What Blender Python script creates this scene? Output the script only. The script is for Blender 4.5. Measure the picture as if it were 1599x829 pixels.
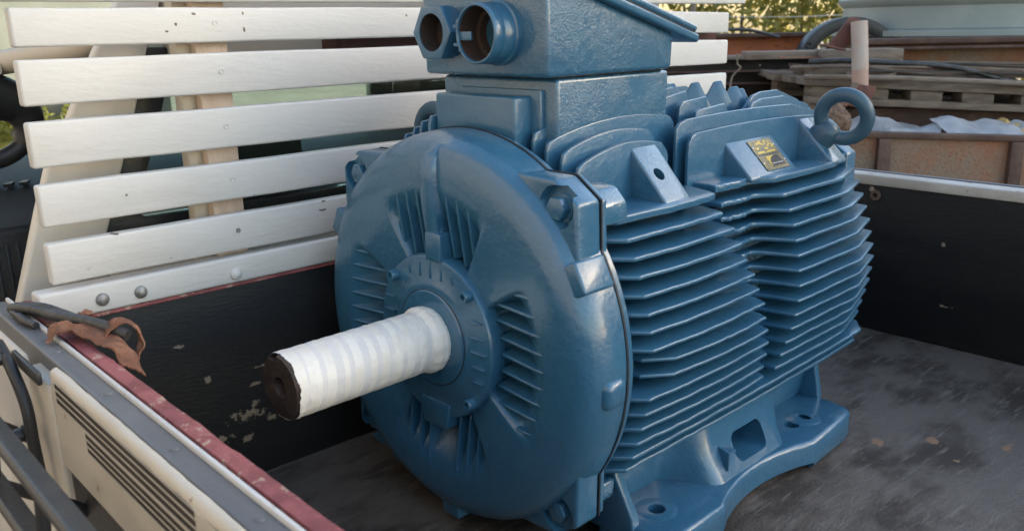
import bpy, bmesh, math, random
from mathutils import Vector, Matrix, noise
random.seed(7)
for o in list(bpy.data.objects): bpy.data.objects.remove(o)
scene = bpy.context.scene
COL = scene.collection
R_ = math.radians

# ------------------------------------------------------------------ camera
cam_d = bpy.data.cameras.new('camera'); cam = bpy.data.objects.new('camera', cam_d); COL.objects.link(cam)
rt = Vector((0.73438921, -0.67847928, -0.01839427)); dn = Vector((-0.19292105, -0.18268206, -0.96405847)); fw = Vector((0.65073339, 0.71154278, -0.26505267))
CAM = Vector((-0.78346699, -0.98146317, 0.76389559))
M = Matrix((rt, -dn, -fw)).transposed().to_4x4(); M.translation = CAM
cam.matrix_world = M
cam_d.sensor_fit = 'HORIZONTAL'; cam_d.sensor_width = 36; cam_d.lens = 30.64
cam_d.dof.use_dof = True; cam_d.dof.focus_distance = 1.45; cam_d.dof.aperture_fstop = 8.0
cam_d.clip_start = 0.02; cam_d.clip_end = 500
scene.camera = cam

# ------------------------------------------------------------------ sky, sun, exposure
SUN_EL, SUN_AZ = 15.0, 130.0       # azimuth measured from +Y clockwise seen from above
world = bpy.data.worlds.new('World'); scene.world = world; world.use_nodes = True
nt = world.node_tree; nt.nodes.clear()
sky = nt.nodes.new('ShaderNodeTexSky'); sky.sky_type = 'NISHITA'; sky.sun_disc = False
sky.sun_elevation = R_(SUN_EL); sky.sun_rotation = R_(SUN_AZ)
sky.air_density = 1.1; sky.dust_density = 1.7; sky.ozone_density = 1.0
bg = nt.nodes.new('ShaderNodeBackground'); bg.inputs[1].default_value = 0.15
wo = nt.nodes.new('ShaderNodeOutputWorld')
nt.links.new(sky.outputs[0], bg.inputs[0]); nt.links.new(bg.outputs[0], wo.inputs[0])
sd = bpy.data.lights.new('sun', 'SUN'); sd.energy = 5.0; sd.angle = R_(0.5); sd.color = (1.0, 0.90, 0.74)
sun = bpy.data.objects.new('sun', sd); COL.objects.link(sun)
to_sun = Vector((math.sin(R_(SUN_AZ)) * math.cos(R_(SUN_EL)), math.cos(R_(SUN_AZ)) * math.cos(R_(SUN_EL)), math.sin(R_(SUN_EL))))
sun.rotation_euler = to_sun.to_track_quat('Z', 'Y').to_euler(); sun.location = to_sun * 30
scene.render.engine = 'CYCLES'
vs = scene.view_settings
vs.view_transform = 'Standard'; vs.look = 'None'; vs.gamma = 1.0; vs.use_curve_mapping = False
vs.exposure = 1.98

# ------------------------------------------------------------------ materials
def mat(name, c, rough=0.6, metal=0.0, c2=None, scale=8.0, lo=0.4, hi=0.65, bump=0.0, bscale=60.0, stretch=(1, 1, 1), coat=0.0,
        c3=None, scale3=20.0, lo3=0.6, hi3=0.68, rough2=None, spec=0.5, detail=6.0, bump2=0.0, bscale2=8.0, stretch3=None, bmod=False):
    m = bpy.data.materials.new(name); m.use_nodes = True
    t = m.node_tree; N = t.nodes; L = t.links; b = N['Principled BSDF']
    b.inputs['Roughness'].default_value = rough; b.inputs['Metallic'].default_value = metal
    b.inputs['Base Color'].default_value = (*c, 1); b.inputs['Specular IOR Level'].default_value = spec
    if coat: b.inputs['Coat Weight'].default_value = coat; b.inputs['Coat Roughness'].default_value = 0.15; b.inputs['Coat IOR'].default_value = 1.6
    geo = N.new('ShaderNodeNewGeometry'); mp = N.new('ShaderNodeMapping'); mp.inputs['Scale'].default_value = stretch
    L.new(geo.outputs['Position'], mp.inputs[0])
    def nz(s, d=detail, vec=None):
        n = N.new('ShaderNodeTexNoise'); n.inputs['Scale'].default_value = s; n.inputs['Detail'].default_value = d
        n.inputs['Roughness'].default_value = 0.62; L.new(vec or mp.outputs[0], n.inputs['Vector']); return n
    def ramp(src, lo, hi):
        r = N.new('ShaderNodeMapRange'); r.interpolation_type = 'SMOOTHSTEP'
        r.inputs['From Min'].default_value = lo; r.inputs['From Max'].default_value = hi; L.new(src, r.inputs['Value']); return r.outputs[0]
    def mix(fac, a, bb):
        x = N.new('ShaderNodeMix'); x.data_type = 'RGBA'; L.new(fac, x.inputs['Factor'])
        if isinstance(a, tuple): x.inputs['A'].default_value = (*a, 1)
        else: L.new(a, x.inputs['A'])
        x.inputs['B'].default_value = (*bb, 1); return x.outputs['Result']
    colr = c
    if c2:
        f1 = ramp(nz(scale).outputs[0], lo, hi); colr = mix(f1, colr, c2)
        if rough2 is not None:
            rr = N.new('ShaderNodeMapRange'); rr.inputs['To Min'].default_value = rough; rr.inputs['To Max'].default_value = rough2
            L.new(f1, rr.inputs['Value']); L.new(rr.outputs[0], b.inputs['Roughness'])
    if c3:
        v3 = None
        if stretch3:
            m3 = N.new('ShaderNodeMapping'); m3.inputs['Scale'].default_value = stretch3; m3.inputs['Rotation'].default_value = (0, 0, 0.5 if stretch3[2] == 1 else 0); L.new(geo.outputs['Position'], m3.inputs[0]); v3 = m3.outputs[0]
        colr = mix(ramp(nz(scale3, 4, v3).outputs[0], lo3, hi3), colr, c3)
    if not isinstance(colr, tuple): L.new(colr, b.inputs['Base Color'])
    if bump:
        bp = N.new('ShaderNodeBump'); bp.inputs['Strength'].default_value = bump; bp.inputs['Distance'].default_value = 0.01
        hsrc = nz(bscale, 3).outputs[0]
        if bmod:
            mm = N.new('ShaderNodeMath'); mm.operation = 'MULTIPLY'; L.new(hsrc, mm.inputs[0]); L.new(ramp(nz(9, 3).outputs[0], 0.35, 0.62), mm.inputs[1]); hsrc = mm.outputs[0]
        L.new(hsrc, bp.inputs['Height']); last = bp
        if bump2:
            b2 = N.new('ShaderNodeBump'); b2.inputs['Strength'].default_value = bump2; b2.inputs['Distance'].default_value = 0.02
            L.new(nz(bscale2, 2).outputs[0], b2.inputs['Height']); L.new(bp.outputs[0], b2.inputs['Normal']); last = b2
        L.new(last.outputs[0], b.inputs['Normal'])
    m['_mix'] = 0
    return m

def add_spots(m, spots, col, nscale=30.0, thr=0.0, amp=0.02):
    """paint wear marks of their own shape: noisy blobs at given places. spots = (x,y,z,radius,(sx,sy,sz))"""
    t = m.node_tree; N = t.nodes; L = t.links; b = N['Principled BSDF']
    geo = N.new('ShaderNodeNewGeometry')
    n = N.new('ShaderNodeTexNoise'); n.inputs['Scale'].default_value = nscale; n.inputs['Detail'].default_value = 5; n.inputs['Roughness'].default_value = 0.7
    L.new(geo.outputs['Position'], n.inputs['Vector'])
    acc = None
    for (x, y, z, r, s) in spots:
        sub = N.new('ShaderNodeVectorMath'); sub.operation = 'SUBTRACT'; L.new(geo.outputs['Position'], sub.inputs[0]); sub.inputs[1].default_value = (x, y, z)
        mu = N.new('ShaderNodeVectorMath'); mu.operation = 'MULTIPLY'; L.new(sub.outputs[0], mu.inputs[0]); mu.inputs[1].default_value = s
        le = N.new('ShaderNodeVectorMath'); le.operation = 'LENGTH'; L.new(mu.outputs[0], le.inputs[0])
        d = N.new('ShaderNodeMath'); d.operation = 'DIVIDE'; L.new(le.outputs['Value'], d.inputs[0]); d.inputs[1].default_value = r
        acc2 = d.outputs[0]
        if acc is not None:
            mi = N.new('ShaderNodeMath'); mi.operation = 'MINIMUM'; L.new(acc, mi.inputs[0]); L.new(acc2, mi.inputs[1]); acc2 = mi.outputs[0]
        acc = acc2
    ad = N.new('ShaderNodeMath'); ad.operation = 'MULTIPLY_ADD'; L.new(n.outputs[0], ad.inputs[0]); ad.inputs[1].default_value = 3.4; L.new(acc, ad.inputs[2])
    mr = N.new('ShaderNodeMapRange'); mr.inputs['From Min'].default_value = 2.25 + thr; mr.inputs['From Max'].default_value = 2.05 + thr; L.new(ad.outputs[0], mr.inputs['Value'])
    x = N.new('ShaderNodeMix'); x.data_type = 'RGBA'; L.new(mr.outputs[0], x.inputs['Factor'])
    src = b.inputs['Base Color'].links
    if src: L.new(src[0].from_socket, x.inputs['A'])
    else: x.inputs['A'].default_value = b.inputs['Base Color'].default_value
    x.inputs['B'].default_value = (*col, 1)
    L.new(x.outputs['Result'], b.inputs['Base Color'])
    return m

BLUE = mat('blue_enamel', (0.034, 0.128, 0.226), 0.28, c2=(0.028, 0.112, 0.204), scale=12, lo=0.25, hi=0.8, bump=0.10, bscale=220, bump2=0.10, bscale2=38, rough2=0.36, spec=0.5, coat=0.6)
BLUE_R = mat('blue_enamel_brushed', (0.035, 0.130, 0.226), 0.24, bmod=True, c2=(0.031, 0.118, 0.21), scale=20, lo=0.25, hi=0.8, bump=0.30, bscale=300, bump2=0.10, bscale2=80, rough2=0.30, spec=0.6, coat=0.9)
CASTB = mat('rough_cast_blue', (0.033, 0.122, 0.218), 0.22, c2=(0.022, 0.08, 0.155), scale=30, bump=0.8, bscale=150, bump2=0.4, bscale2=45, spec=0.6, coat=1.0)
SEAM = mat('dark_joint_and_hole_shade', (0.012, 0.018, 0.026), 0.6)
TAPE = mat('masking_tape', (0.78, 0.76, 0.72), 0.5, c2=(0.72, 0.69, 0.64), scale=24, lo=0.45, hi=0.6, bump=0.12, bscale=140)
TAPE2 = mat('masking_tape_single', (0.66, 0.65, 0.65), 0.5, c2=(0.74, 0.72, 0.69), scale=16, lo=0.45, hi=0.6, bump=0.15, bscale=140)
SHAFT = mat('dark_shaft_steel', (0.050, 0.038, 0.037), 0.45, 0.3, c2=(0.085, 0.058, 0.05), scale=30, bump=0.2, bscale=120)
RUSTIN = mat('brown_gland_inside', (0.06, 0.035, 0.028), 0.75, c2=(0.035, 0.03, 0.03), scale=40)
WHITE = mat('white_paint_timber', (0.64, 0.632, 0.615), 0.5, c2=(0.56, 0.545, 0.52), scale=5, lo=0.45, hi=0.75, bump=0.10, bscale=60, stretch=(0.5, 1, 2.0), c3=(0.45, 0.41, 0.37), scale3=44, lo3=0.67, hi3=0.74, stretch3=(0.35, 1, 1.3))
add_spots(WHITE, [(-0.12, 0.37, 0.79, 0.0032, (1, 0, 0.6)), (-0.12, 0.37, 0.765, 0.003, (1, 0, 0.5)), (-0.20, 0.37, 0.79, 0.003, (0.5, 0, 1)), (-0.23, 0.37, 0.775, 0.0028, (1, 0, 1)), (-0.245, 0.37, 0.765, 0.0028, (0.6, 0, 1)), (-0.335, 0.37, 0.529, 0.003, (1, 0, 0.7)), (0.2, 0.37, 0.785, 0.0035, (1, 0, 0.8)), (-0.36, 0.37, 0.474, 0.004, (0.4, 0, 1)), (0.0, 0.37, 0.455, 0.004, (0.25, 0, 1)), (0.0, 0.37, 0.47, 0.003, (0.5, 0, 1)), (-0.13, 0.37, 0.50, 0.0025, (1, 0, 1)), (-0.28, 0.37, 0.42, 0.0025, (1, 0, 1))], (0.13, 0.10, 0.08), 60)
WOODEND = mat('raw_post_timber', (0.60, 0.47, 0.37), 0.7, c2=(0.52, 0.39, 0.30), scale=9, stretch=(6, 6, 1), bump=0.2, bscale=60)
CAPW = mat('grubby_white_capping', (0.50, 0.475, 0.44), 0.6, c2=(0.40, 0.37, 0.33), scale=9, lo=0.4, hi=0.65, c3=(0.20, 0.15, 0.11), scale3=22, lo3=0.64, hi3=0.74, bump=0.15, bscale=60)
CREAM = mat('cream_body_paint', (0.58, 0.52, 0.43), 0.42, c2=(0.50, 0.44, 0.35), scale=4, lo=0.45, hi=0.7, c3=(0.25, 0.16, 0.10), scale3=24, lo3=0.66, hi3=0.72, bump=0.05, bscale=40)
CABW = mat('cab_white_paint', (0.66, 0.63, 0.58), 0.35, c2=(0.6, 0.56, 0.5), scale=3)
PLY = mat('black_film_plywood', (0.0085, 0.0095, 0.011), 0.5, spec=0.35, c2=(0.013, 0.0135, 0.014), scale=7, lo=0.35, hi=0.7, rough2=0.62, bump=0.12, bscale=90, stretch=(0.6, 0.6, 2.5), c3=(0.07, 0.06, 0.05), scale3=34, lo3=0.735, hi3=0.77)
add_spots(PLY, [(-0.19, 0.366, 0.118, 0.020, (0.42, 0, 1.2)), (-0.165, 0.366, 0.135, 0.013, (0.5, 0, 1.3)), (-0.235, 0.366, 0.088, 0.014, (0.4, 0, 1.3)), (-0.185, 0.366, 0.075, 0.013, (0.7, 0, 1)), (-0.14, 0.366, 0.10, 0.012, (0.9, 0, 1)), (-0.245, 0.366, 0.20, 0.009, (1, 0, 1)),
                (-0.29, 0.366, 0.272, 0.008, (0.4, 0, 1.5)), (-0.15, 0.366, 0.20, 0.007, (0.3, 0, 1.5)), (-0.16, 0.366, 0.17, 0.008, (0.4, 0, 1.5)), (1.306, -0.20, 0.25, 0.008, (0, 1, 1)), (1.306, -0.02, 0.36, 0.010, (0, 1, 1)), (1.306, -0.23, 0.10, 0.008, (0, 0.3, 1.5))], (0.25, 0.20, 0.145), 55)
add_spots(WHITE, [(-0.463, 0.372, z_, 0.010, (1, 0.8, 0.30)) for z_ in (0.772, 0.70, 0.614, 0.527, 0.442)], (0.42, 0.32, 0.23), 60)
REDP = mat('worn_red_paint', (0.33, 0.095, 0.095), 0.55, c2=(0.20, 0.05, 0.052), scale=14, c3=(0.42, 0.28, 0.22), scale3=46, lo3=0.57, hi3=0.64, bump=0.3, bscale=70)
CAPG = mat('grey_rubber_cap', (0.105, 0.112, 0.125), 0.36, c2=(0.15, 0.15, 0.155), scale=9, lo=0.42, hi=0.7, rough2=0.5, bump=0.08, bscale=40)
ALU = mat('bare_aluminium', (0.62, 0.61, 0.60), 0.4, 0.55, c2=(0.5, 0.49, 0.48), scale=30)
BLKST = mat('black_steel', (0.022, 0.023, 0.025), 0.42, 0.0, c2=(0.035, 0.033, 0.032), scale=20, bump=0.12, bscale=90, c3=(0.12, 0.07, 0.05), scale3=40, lo3=0.72, hi3=0.76)
FLOOR = mat('worn_bed_floor', (0.122, 0.102, 0.086), 0.5, c2=(0.044, 0.033, 0.026), scale=5.0, lo=0.42, hi=0.64, rough2=0.66, bump=0.25, bscale=120, stretch=(1.0, 1.6, 1), c3=(0.155, 0.138, 0.120), scale3=8, lo3=0.52, hi3=0.72, stretch3=(1.2, 8, 1), bump2=0.12, bscale2=12, spec=0.4)
add_spots(FLOOR, [(0.718, -0.345, 0, 0.026, (1, 1, 1)), (0.794, -0.413, 0, 0.022, (1, 1, 1)), (0.746, -0.478, 0, 0.013, (1, 1, 1)), (0.11, 0.20, 0, 0.018, (1, 1, 1)), (0.95, -0.05, 0, 0.016, (1, 1, 1)), (0.86, -0.52, 0, 0.013, (0.4, 1, 1))], (0.26, 0.15, 0.085), 40)
SLOTM = mat('dark_brown_slot_sheet', (0.055, 0.042, 0.032), 0.9, c2=(0.035, 0.028, 0.022), scale=20)  # dark brown sheet close behind the gate slots
LEATHER = mat('brown_leather', (0.165, 0.066, 0.036), 0.8, c2=(0.25, 0.12, 0.07), scale=26, bump=0.5, bscale=120, c3=(0.09, 0.045, 0.03), scale3=30, lo3=0.56, hi3=0.68)
RUBBER = mat('black_rubber', (0.02, 0.021, 0.023), 0.45, c2=(0.05, 0.05, 0.05), scale=30, bump=0.2, bscale=60)
DASH = mat('dash_plastic', (0.032, 0.040, 0.048), 0.55, bump=0.1, bscale=200)
BOLTG = mat('dull_zinc', (0.33, 0.33, 0.32), 0.5, 0.6, c2=(0.2, 0.18, 0.16), scale=60)
MAROON = mat('maroon_steel', (0.085, 0.035, 0.032), 0.6, c2=(0.06, 0.03, 0.028), scale=10)
RUST = mat('rusty_steel', (0.27, 0.125, 0.07), 0.85, c2=(0.225, 0.17, 0.125), scale=5.5, lo=0.42, hi=0.62, c3=(0.15, 0.085, 0.055), scale3=130, lo3=0.48, hi3=0.75, bump=0.5, bscale=90)
RUSTD = mat('dark_rust', (0.075, 0.042, 0.032), 0.8, c2=(0.12, 0.075, 0.055), scale=9, bump=0.3, bscale=70)
RUSTR = mat('red_brown_plate', (0.15, 0.062, 0.045), 0.75, c2=(0.11, 0.05, 0.04), scale=14, bump=0.2, bscale=70)
ORANGE = mat('orange_primer_rust', (0.46, 0.15, 0.06), 0.75, c2=(0.36, 0.13, 0.065), scale=4, stretch=(1, 1, 3), c3=(0.13, 0.06, 0.04), scale3=14, lo3=0.56, hi3=0.7)
PALLETW = mat('weathered_pallet_timber', (0.23, 0.185, 0.145), 0.85, c2=(0.15, 0.115, 0.09), scale=6, stretch=(1.5, 1.5, 9), bump=0.5, bscale=50)
TANK = mat('grey_green_tank_paint', (0.255, 0.295, 0.28), 0.45, c2=(0.30, 0.335, 0.32), scale=3, c3=(0.14, 0.15, 0.14), scale3=16, lo3=0.66, hi3=0.74)
DARKP = mat('dark_brown_steel_sheet', (0.022, 0.017, 0.016), 0.6, c2=(0.035, 0.025, 0.022), scale=6)
PINK = mat('faded_primer_pipe', (0.46, 0.31, 0.25), 0.7, c2=(0.42, 0.30, 0.25), scale=9, bump=0.2, bscale=60)
PIPEG = mat('pale_grey_pipe_paint', (0.45, 0.41, 0.38), 0.65, c2=(0.46, 0.34, 0.29), scale=7)
CRUMP = mat('crumpled_white_sheet', (0.66, 0.67, 0.68), 0.38, 0.15, c2=(0.52, 0.53, 0.55), scale=9)
YELLOW = mat('yellow_sheet', (0.75, 0.55, 0.22), 0.5)
GROUND = mat('dusty_yard_ground', (0.30, 0.23, 0.16), 0.95, c2=(0.22, 0.165, 0.115), scale=0.6, c3=(0.36, 0.29, 0.21), scale3=3, lo3=0.5, hi3=0.7, bump=0.4, bscale=14)
WALLM = mat('plastered_wall', (0.20, 0.18, 0.16), 0.9, c2=(0.15, 0.14, 0.125), scale=1.2, bump=0.2, bscale=20)
STOREM = mat('cream_plaster', (0.62, 0.50, 0.36), 0.9, c2=(0.54, 0.43, 0.31), scale=1.5, bump=0.2, bscale=20)
WIRE = mat('galvanised_wire', (0.55, 0.53, 0.48), 0.45, 0.5)
PLATEY = mat('plate_yellow', (0.62, 0.44, 0.07), 0.35, 0.3, c2=(0.5, 0.36, 0.08), scale=120)
PLATES = mat('plate_silver', (0.24, 0.20, 0.10), 0.35, 0.5, c2=(0.11, 0.10, 0.07), scale=220)
PLATEK = mat('plate_black', (0.02, 0.022, 0.024), 0.35)
LUMPM = mat('brown_lump', (0.17, 0.115, 0.08), 0.9, c2=(0.10, 0.06, 0.045), scale=30, bump=0.8, bscale=60)
TYREM = mat('tyre_rubber', (0.018, 0.018, 0.018), 0.8, bump=0.3, bscale=60)

def glass(name, tint, rough=0.02):
    m = bpy.data.materials.new(name); m.use_nodes = True; t = m.node_tree; N = t.nodes; L = t.links
    N.clear(); o = N.new('ShaderNodeOutputMaterial'); tr = N.new('ShaderNodeBsdfTransparent'); gl = N.new('ShaderNodeBsdfGlossy'); mx = N.new('ShaderNodeMixShader'); fr = N.new('ShaderNodeFresnel')
    tr.inputs[0].default_value = (*tint, 1); gl.inputs['Roughness'].default_value = rough; fr.inputs[0].default_value = 1.45
    L.new(fr.outputs[0], mx.inputs[0]); L.new(tr.outputs[0], mx.inputs[1]); L.new(gl.outputs[0], mx.inputs[2]); L.new(mx.outputs[0], o.inputs[0]); return m
GLASS = glass('tinted_glass', (0.80, 0.875, 0.86))

def leafmat(name, c, c2):
    m = bpy.data.materials.new(name); m.use_nodes = True; t = m.node_tree; N = t.nodes; L = t.links; b = N['Principled BSDF']
    b.inputs['Roughness'].default_value = 0.55
    geo = N.new('ShaderNodeNewGeometry'); mx = N.new('ShaderNodeMix'); mx.data_type = 'RGBA'
    L.new(geo.outputs['Random Per Island'], mx.inputs['Factor']); mx.inputs['A'].default_value = (*c, 1); mx.inputs['B'].default_value = (*c2, 1)
    L.new(mx.outputs['Result'], b.inputs['Base Color'])
    tl = N.new('ShaderNodeBsdfTranslucent'); L.new(mx.outputs['Result'], tl.inputs[0])
    ms = N.new('ShaderNodeMixShader'); ms.inputs[0].default_value = 0.5; o = N['Material Output']
    L.new(b.outputs[0], ms.inputs[1]); L.new(tl.outputs[0], ms.inputs[2]); L.new(ms.outputs[0], o.inputs[0]); return m
LEAF = leafmat('hedge_leaves', (0.20, 0.20, 0.04), (0.50, 0.43, 0.13))

# ------------------------------------------------------------------ mesh helpers
def finish(o, m, parent, smooth=35):
    if m: o.data.materials.append(m)
    COL.objects.link(o)
    if parent: o.parent = parent
    if smooth:
        for p in o.data.polygons: p.use_smooth = True
        o.data.set_sharp_from_angle(angle=R_(smooth))
    return o
def from_bm(name, bm, m, parent=None, smooth=35):
    bmesh.ops.recalc_face_normals(bm, faces=bm.faces)
    me = bpy.data.meshes.new(name); bm.to_mesh(me); bm.free()
    return finish(bpy.data.objects.new(name, me), m, parent, smooth)
def share(o, name, parent, loc=None, rot=None, scale=None):
    c = bpy.data.objects.new(name, o.data); COL.objects.link(c); c.parent = parent
    if loc: c.location = loc
    if rot: c.rotation_euler = rot
    if scale: c.scale = scale
    return c
def empty(name, loc=(0, 0, 0), rz=0.0):
    e = bpy.data.objects.new(name, None); COL.objects.link(e); e.location = loc; e.rotation_euler = (0, 0, rz); e.empty_display_size = 0.1; return e
def tag(o, label, cat, group=None):
    o['label'] = label; o['category'] = cat
    if group: o['group'] = group
    return o
def bevel_bm(bm, w, seg=2, ang=25):
    if w <= 0: return
    bmesh.ops.recalc_face_normals(bm, faces=bm.faces)
    es = [e for e in bm.edges if len(e.link_faces) == 2 and e.calc_face_angle(0) > R_(ang)]
    bmesh.ops.bevel(bm, geom=es, offset=w, segments=seg, profile=0.5, affect='EDGES', clamp_overlap=True)
def prism_bm(bm, pts, axis, a0, a1):
    def P(p, a):
        if axis == 'x': return (a, p[0], p[1])
        if axis == 'y': return (p[0], a, p[1])
        return (p[0], p[1], a)
    v0 = [bm.verts.new(P(p, a0)) for p in pts]; v1 = [bm.verts.new(P(p, a1)) for p in pts]
    n = len(pts)
    bm.faces.new(v0); bm.faces.new(v1[::-1])
    for i in range(n): bm.faces.new((v0[i], v1[i], v1[(i + 1) % n], v0[(i + 1) % n]))
def prism(name, pts, axis, a0, a1, m, parent=None, bev=0.0, seg=2, smooth=35):
    bm = bmesh.new(); prism_bm(bm, pts, axis, a0, a1); bevel_bm(bm, bev, seg); return from_bm(name, bm, m, parent, smooth)
def box_bm(bm, lo, hi): prism_bm(bm, [(lo[0], lo[1]), (hi[0], lo[1]), (hi[0], hi[1]), (lo[0], hi[1])], 'z', lo[2], hi[2])
def box(name, lo, hi, m, parent=None, bev=0.0, seg=2): 
    bm = bmesh.new(); box_bm(bm, lo, hi); bevel_bm(bm, bev, seg); return from_bm(name, bm, m, parent)
def lathe_bm(bm, prof, axis='x', n=48, c=(0, 0, 0), fn=None):
    """prof: list of (along, radius); closes ends when radius==0"""
    rings = []
    for (a, r) in prof:
        if r <= 1e-6: rings.append([bm.verts.new(_ax(axis, c, a, 0, 0))]); continue
        ring = []
        for i in range(n):
            t = 2 * math.pi * i / n; rr = r if fn is None else fn(a, r, t)
            ring.append(bm.verts.new(_ax(axis, c, a, rr * math.cos(t), rr * math.sin(t))))
        rings.append(ring)
    for A, B in zip(rings, rings[1:]):
        if len(A) == 1 and len(B) == 1: continue
        for i in range(n):
            j = (i + 1) % n
            if len(A) == 1: bm.faces.new((A[0], B[i], B[j]))
            elif len(B) == 1: bm.faces.new((A[i], B[0], A[j]))
            else: bm.faces.new((A[i], B[i], B[j], A[j]))
def _ax(axis, c, a, u, v):
    if axis == 'x': return (c[0] + a, c[1] + u, c[2] + v)
    if axis == 'y': return (c[0] + u, c[1] + a, c[2] + v)
    return (c[0] + u, c[1] + v, c[2] + a)
def lathe(name, prof, m, parent=None, axis='x', n=48, c=(0, 0, 0), fn=None, smooth=40):
    bm = bmesh.new(); lathe_bm(bm, prof, axis, n, c, fn); return from_bm(name, bm, m, parent, smooth)
def tube_bm(bm, pts, r, n=10, cap=True):
    pts = [Vector(p) for p in pts]; rings = []
    rs = r if isinstance(r, (list, tuple)) else [r] * len(pts)
    up = Vector((0, 0, 1)); prev = None
    for i, p in enumerate(pts):
        d = (pts[min(i + 1, len(pts) - 1)] - pts[max(i - 1, 0)]).normalized()
        if prev is None: a = d.cross(up if abs(d.z) < 0.9 else Vector((1, 0, 0))).normalized()
        else: a = (prev - d * prev.dot(d)).normalized()
        prev = a; b = d.cross(a)
        rings.append([bm.verts.new(p + (a * math.cos(2 * math.pi * k / n) + b * math.sin(2 * math.pi * k / n)) * rs[i]) for k in range(n)])
    for A, B in zip(rings, rings[1:]):
        for k in range(n): bm.faces.new((A[k], A[(k + 1) % n], B[(k + 1) % n], B[k]))
    if cap: bm.faces.new(rings[0][::-1]); bm.faces.new(rings[-1])
def tube(name, pts, r, m, parent=None, n=10): 
    bm = bmesh.new(); tube_bm(bm, pts, r, n); return from_bm(name, bm, m, parent, 50)
def spline(pts, k=6):
    out = []; P = [Vector(p) for p in pts]
    for i in range(len(P) - 1):
        p0 = P[max(i - 1, 0)]; p1 = P[i]; p2 = P[i + 1]; p3 = P[min(i + 2, len(P) - 1)]
        for j in range(k):
            t = j / k
            out.append(0.5 * ((2 * p1) + (p2 - p0) * t + (2 * p0 - 5 * p1 + 4 * p2 - p3) * t * t + (3 * p1 - p0 - 3 * p2 + p3) * t ** 3))
    out.append(P[-1]); return out
def boolean(o, cutters):
    """subtract the cutters for good, keep the result as plain mesh, delete the cutters"""
    for c in cutters:
        md = o.modifiers.new('cut', 'BOOLEAN'); md.operation = 'DIFFERENCE'; md.object = c; md.solver = 'EXACT'
    bpy.context.view_layer.update()
    dg = bpy.context.evaluated_depsgraph_get()
    me = bpy.data.meshes.new_from_object(o.evaluated_get(dg)); o.modifiers.clear(); o.data = me
    for c in cutters: bpy.data.objects.remove(c)
    for p in me.polygons: p.use_smooth = True
    me.set_sharp_from_angle(angle=R_(30))
def hexhead(name, c, d, r, h, m, parent):
    """hexagon bolt head whose base is at c, pointing along d"""
    bm = bmesh.new(); prism_bm(bm, [(r * math.cos(i * math.pi / 3), r * math.sin(i * math.pi / 3)) for i in range(6)], 'z', 0, h); bevel_bm(bm, r * 0.12, 2)
    lathe_bm(bm, [(0.0, 0), (0.0, r * 1.22), (h * 0.22, r * 1.22), (h * 0.22, 0)], 'z', 20)
    bm.transform(Matrix.Translation(c) @ Vector(d).to_track_quat('Z', 'Y').to_matrix().to_4x4()); return from_bm(name, bm, m, parent)

def sstep(a, b, x):
    t = max(0.0, min(1.0, (x - a) / (b - a))); return t * t * (3 - 2 * t)
def lerpp(tab, x):
    if x <= tab[0][0]: return tab[0][1]
    for (a, va), (b, vb) in zip(tab, tab[1:]):
        if x <= b: return va + (vb - va) * (x - a) / (b - a)
    return tab[-1][1]

# ================================================================== SETTING
GZ = -0.82
bm = bmesh.new(); bmesh.ops.create_grid(bm, x_segments=2, y_segments=2, size=90); bm.transform(Matrix.Translation((0, 0, GZ)))
g = from_bm('ground', bm, GROUND, None, 0); g['kind'] = 'structure'

# unseen block added behind the camera to darken the motor's near end
bld = empty('rear_shade_block', (-5.6, 4, GZ))
def rel(o, p): o.parent = p; o.location = -Vector(p.location); return o
rel(box('wall', (-9.5, -2.6, GZ), (-2.7, 14, 4.2), WALLM), bld)
rel(box('roof', (-9.8, -2.9, 4.2), (-2.6, 14.3, 4.35), RUSTD), bld)
b2 = empty('sun_shade_block', (11, -6, GZ))  # unseen block added on the right to keep the low sun off the truck
rel(box('wall', (9.0, -18, GZ), (10.3, 0.9, 4.05), STOREM), b2); rel(box('roof', (8.8, -18.3, 4.05), (10.5, 1.1, 4.2), RUSTD), b2)
for k in range(4): rel(box('window', (8.985, -13.0 + k * 3.4, 0.3), (9.02, -11.4 + k * 3.4, 1.6), DASH), b2)
tag(b2, 'long roofed block added out of view on the right to shade the truck', 'building')
tag(bld, 'plain unseen block added behind the camera to darken the motor end', 'building')

# ================================================================== TRUCK
truck = empty('pickup_truck', (0.4, -0.3, GZ))
TP = -Vector(truck.location)
def T(o): o.parent = truck; o.location = TP; return o
YH, XF, XN = 0.366, 1.306, -0.484

T(box('load_floor', (XN - 0.02, -2.0, -0.03), (XF + 0.02, YH + 0.05, 0.0), FLOOR))

# ---- headboard with slats
def sub(o, p): o.parent = p; return o
hb = T(box('headboard', (XN + 0.001, YH, 0.0), (XF, YH + 0.02, 0.352), PLY, None, 0.002))
e = box('painted_edge', (XN + 0.001, YH - 0.0015, 0.352), (XF, YH + 0.02, 0.3575), REDP, None, 0.001); sub(e, hb)
rail = box('headboard_rail', (-0.478, YH - 0.004, 0.358), (1.28, YH + 0.036, 0.402), WHITE, None, 0.005, 3); sub(rail, hb)
for (x, z) in ((-0.392, 0.378), (-0.335, 0.377), (-0.179, 0.374)):
    b_ = lathe('dome_bolt', [(0, 0.0), (0, 0.0100), (-0.0035, 0.0092), (-0.0065, 0.0052), (-0.0078, 0)], BOLTG if x < -0.2 else WHITE, None, 'y', 20, (x, YH - 0.0042, z)); sub(b_, hb)
rng = random.Random(3)
SL = [(0.747, 0.7995), (0.668, 0.731), (0.582, 0.646), (0.497, 0.558), (0.411, 0.473)]
rack = T(box('rack_top_rail', (-0.50, YH, 0.8075), (1.305, YH + 0.024, 0.877), WHITE, None, 0.004, 3))
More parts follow.
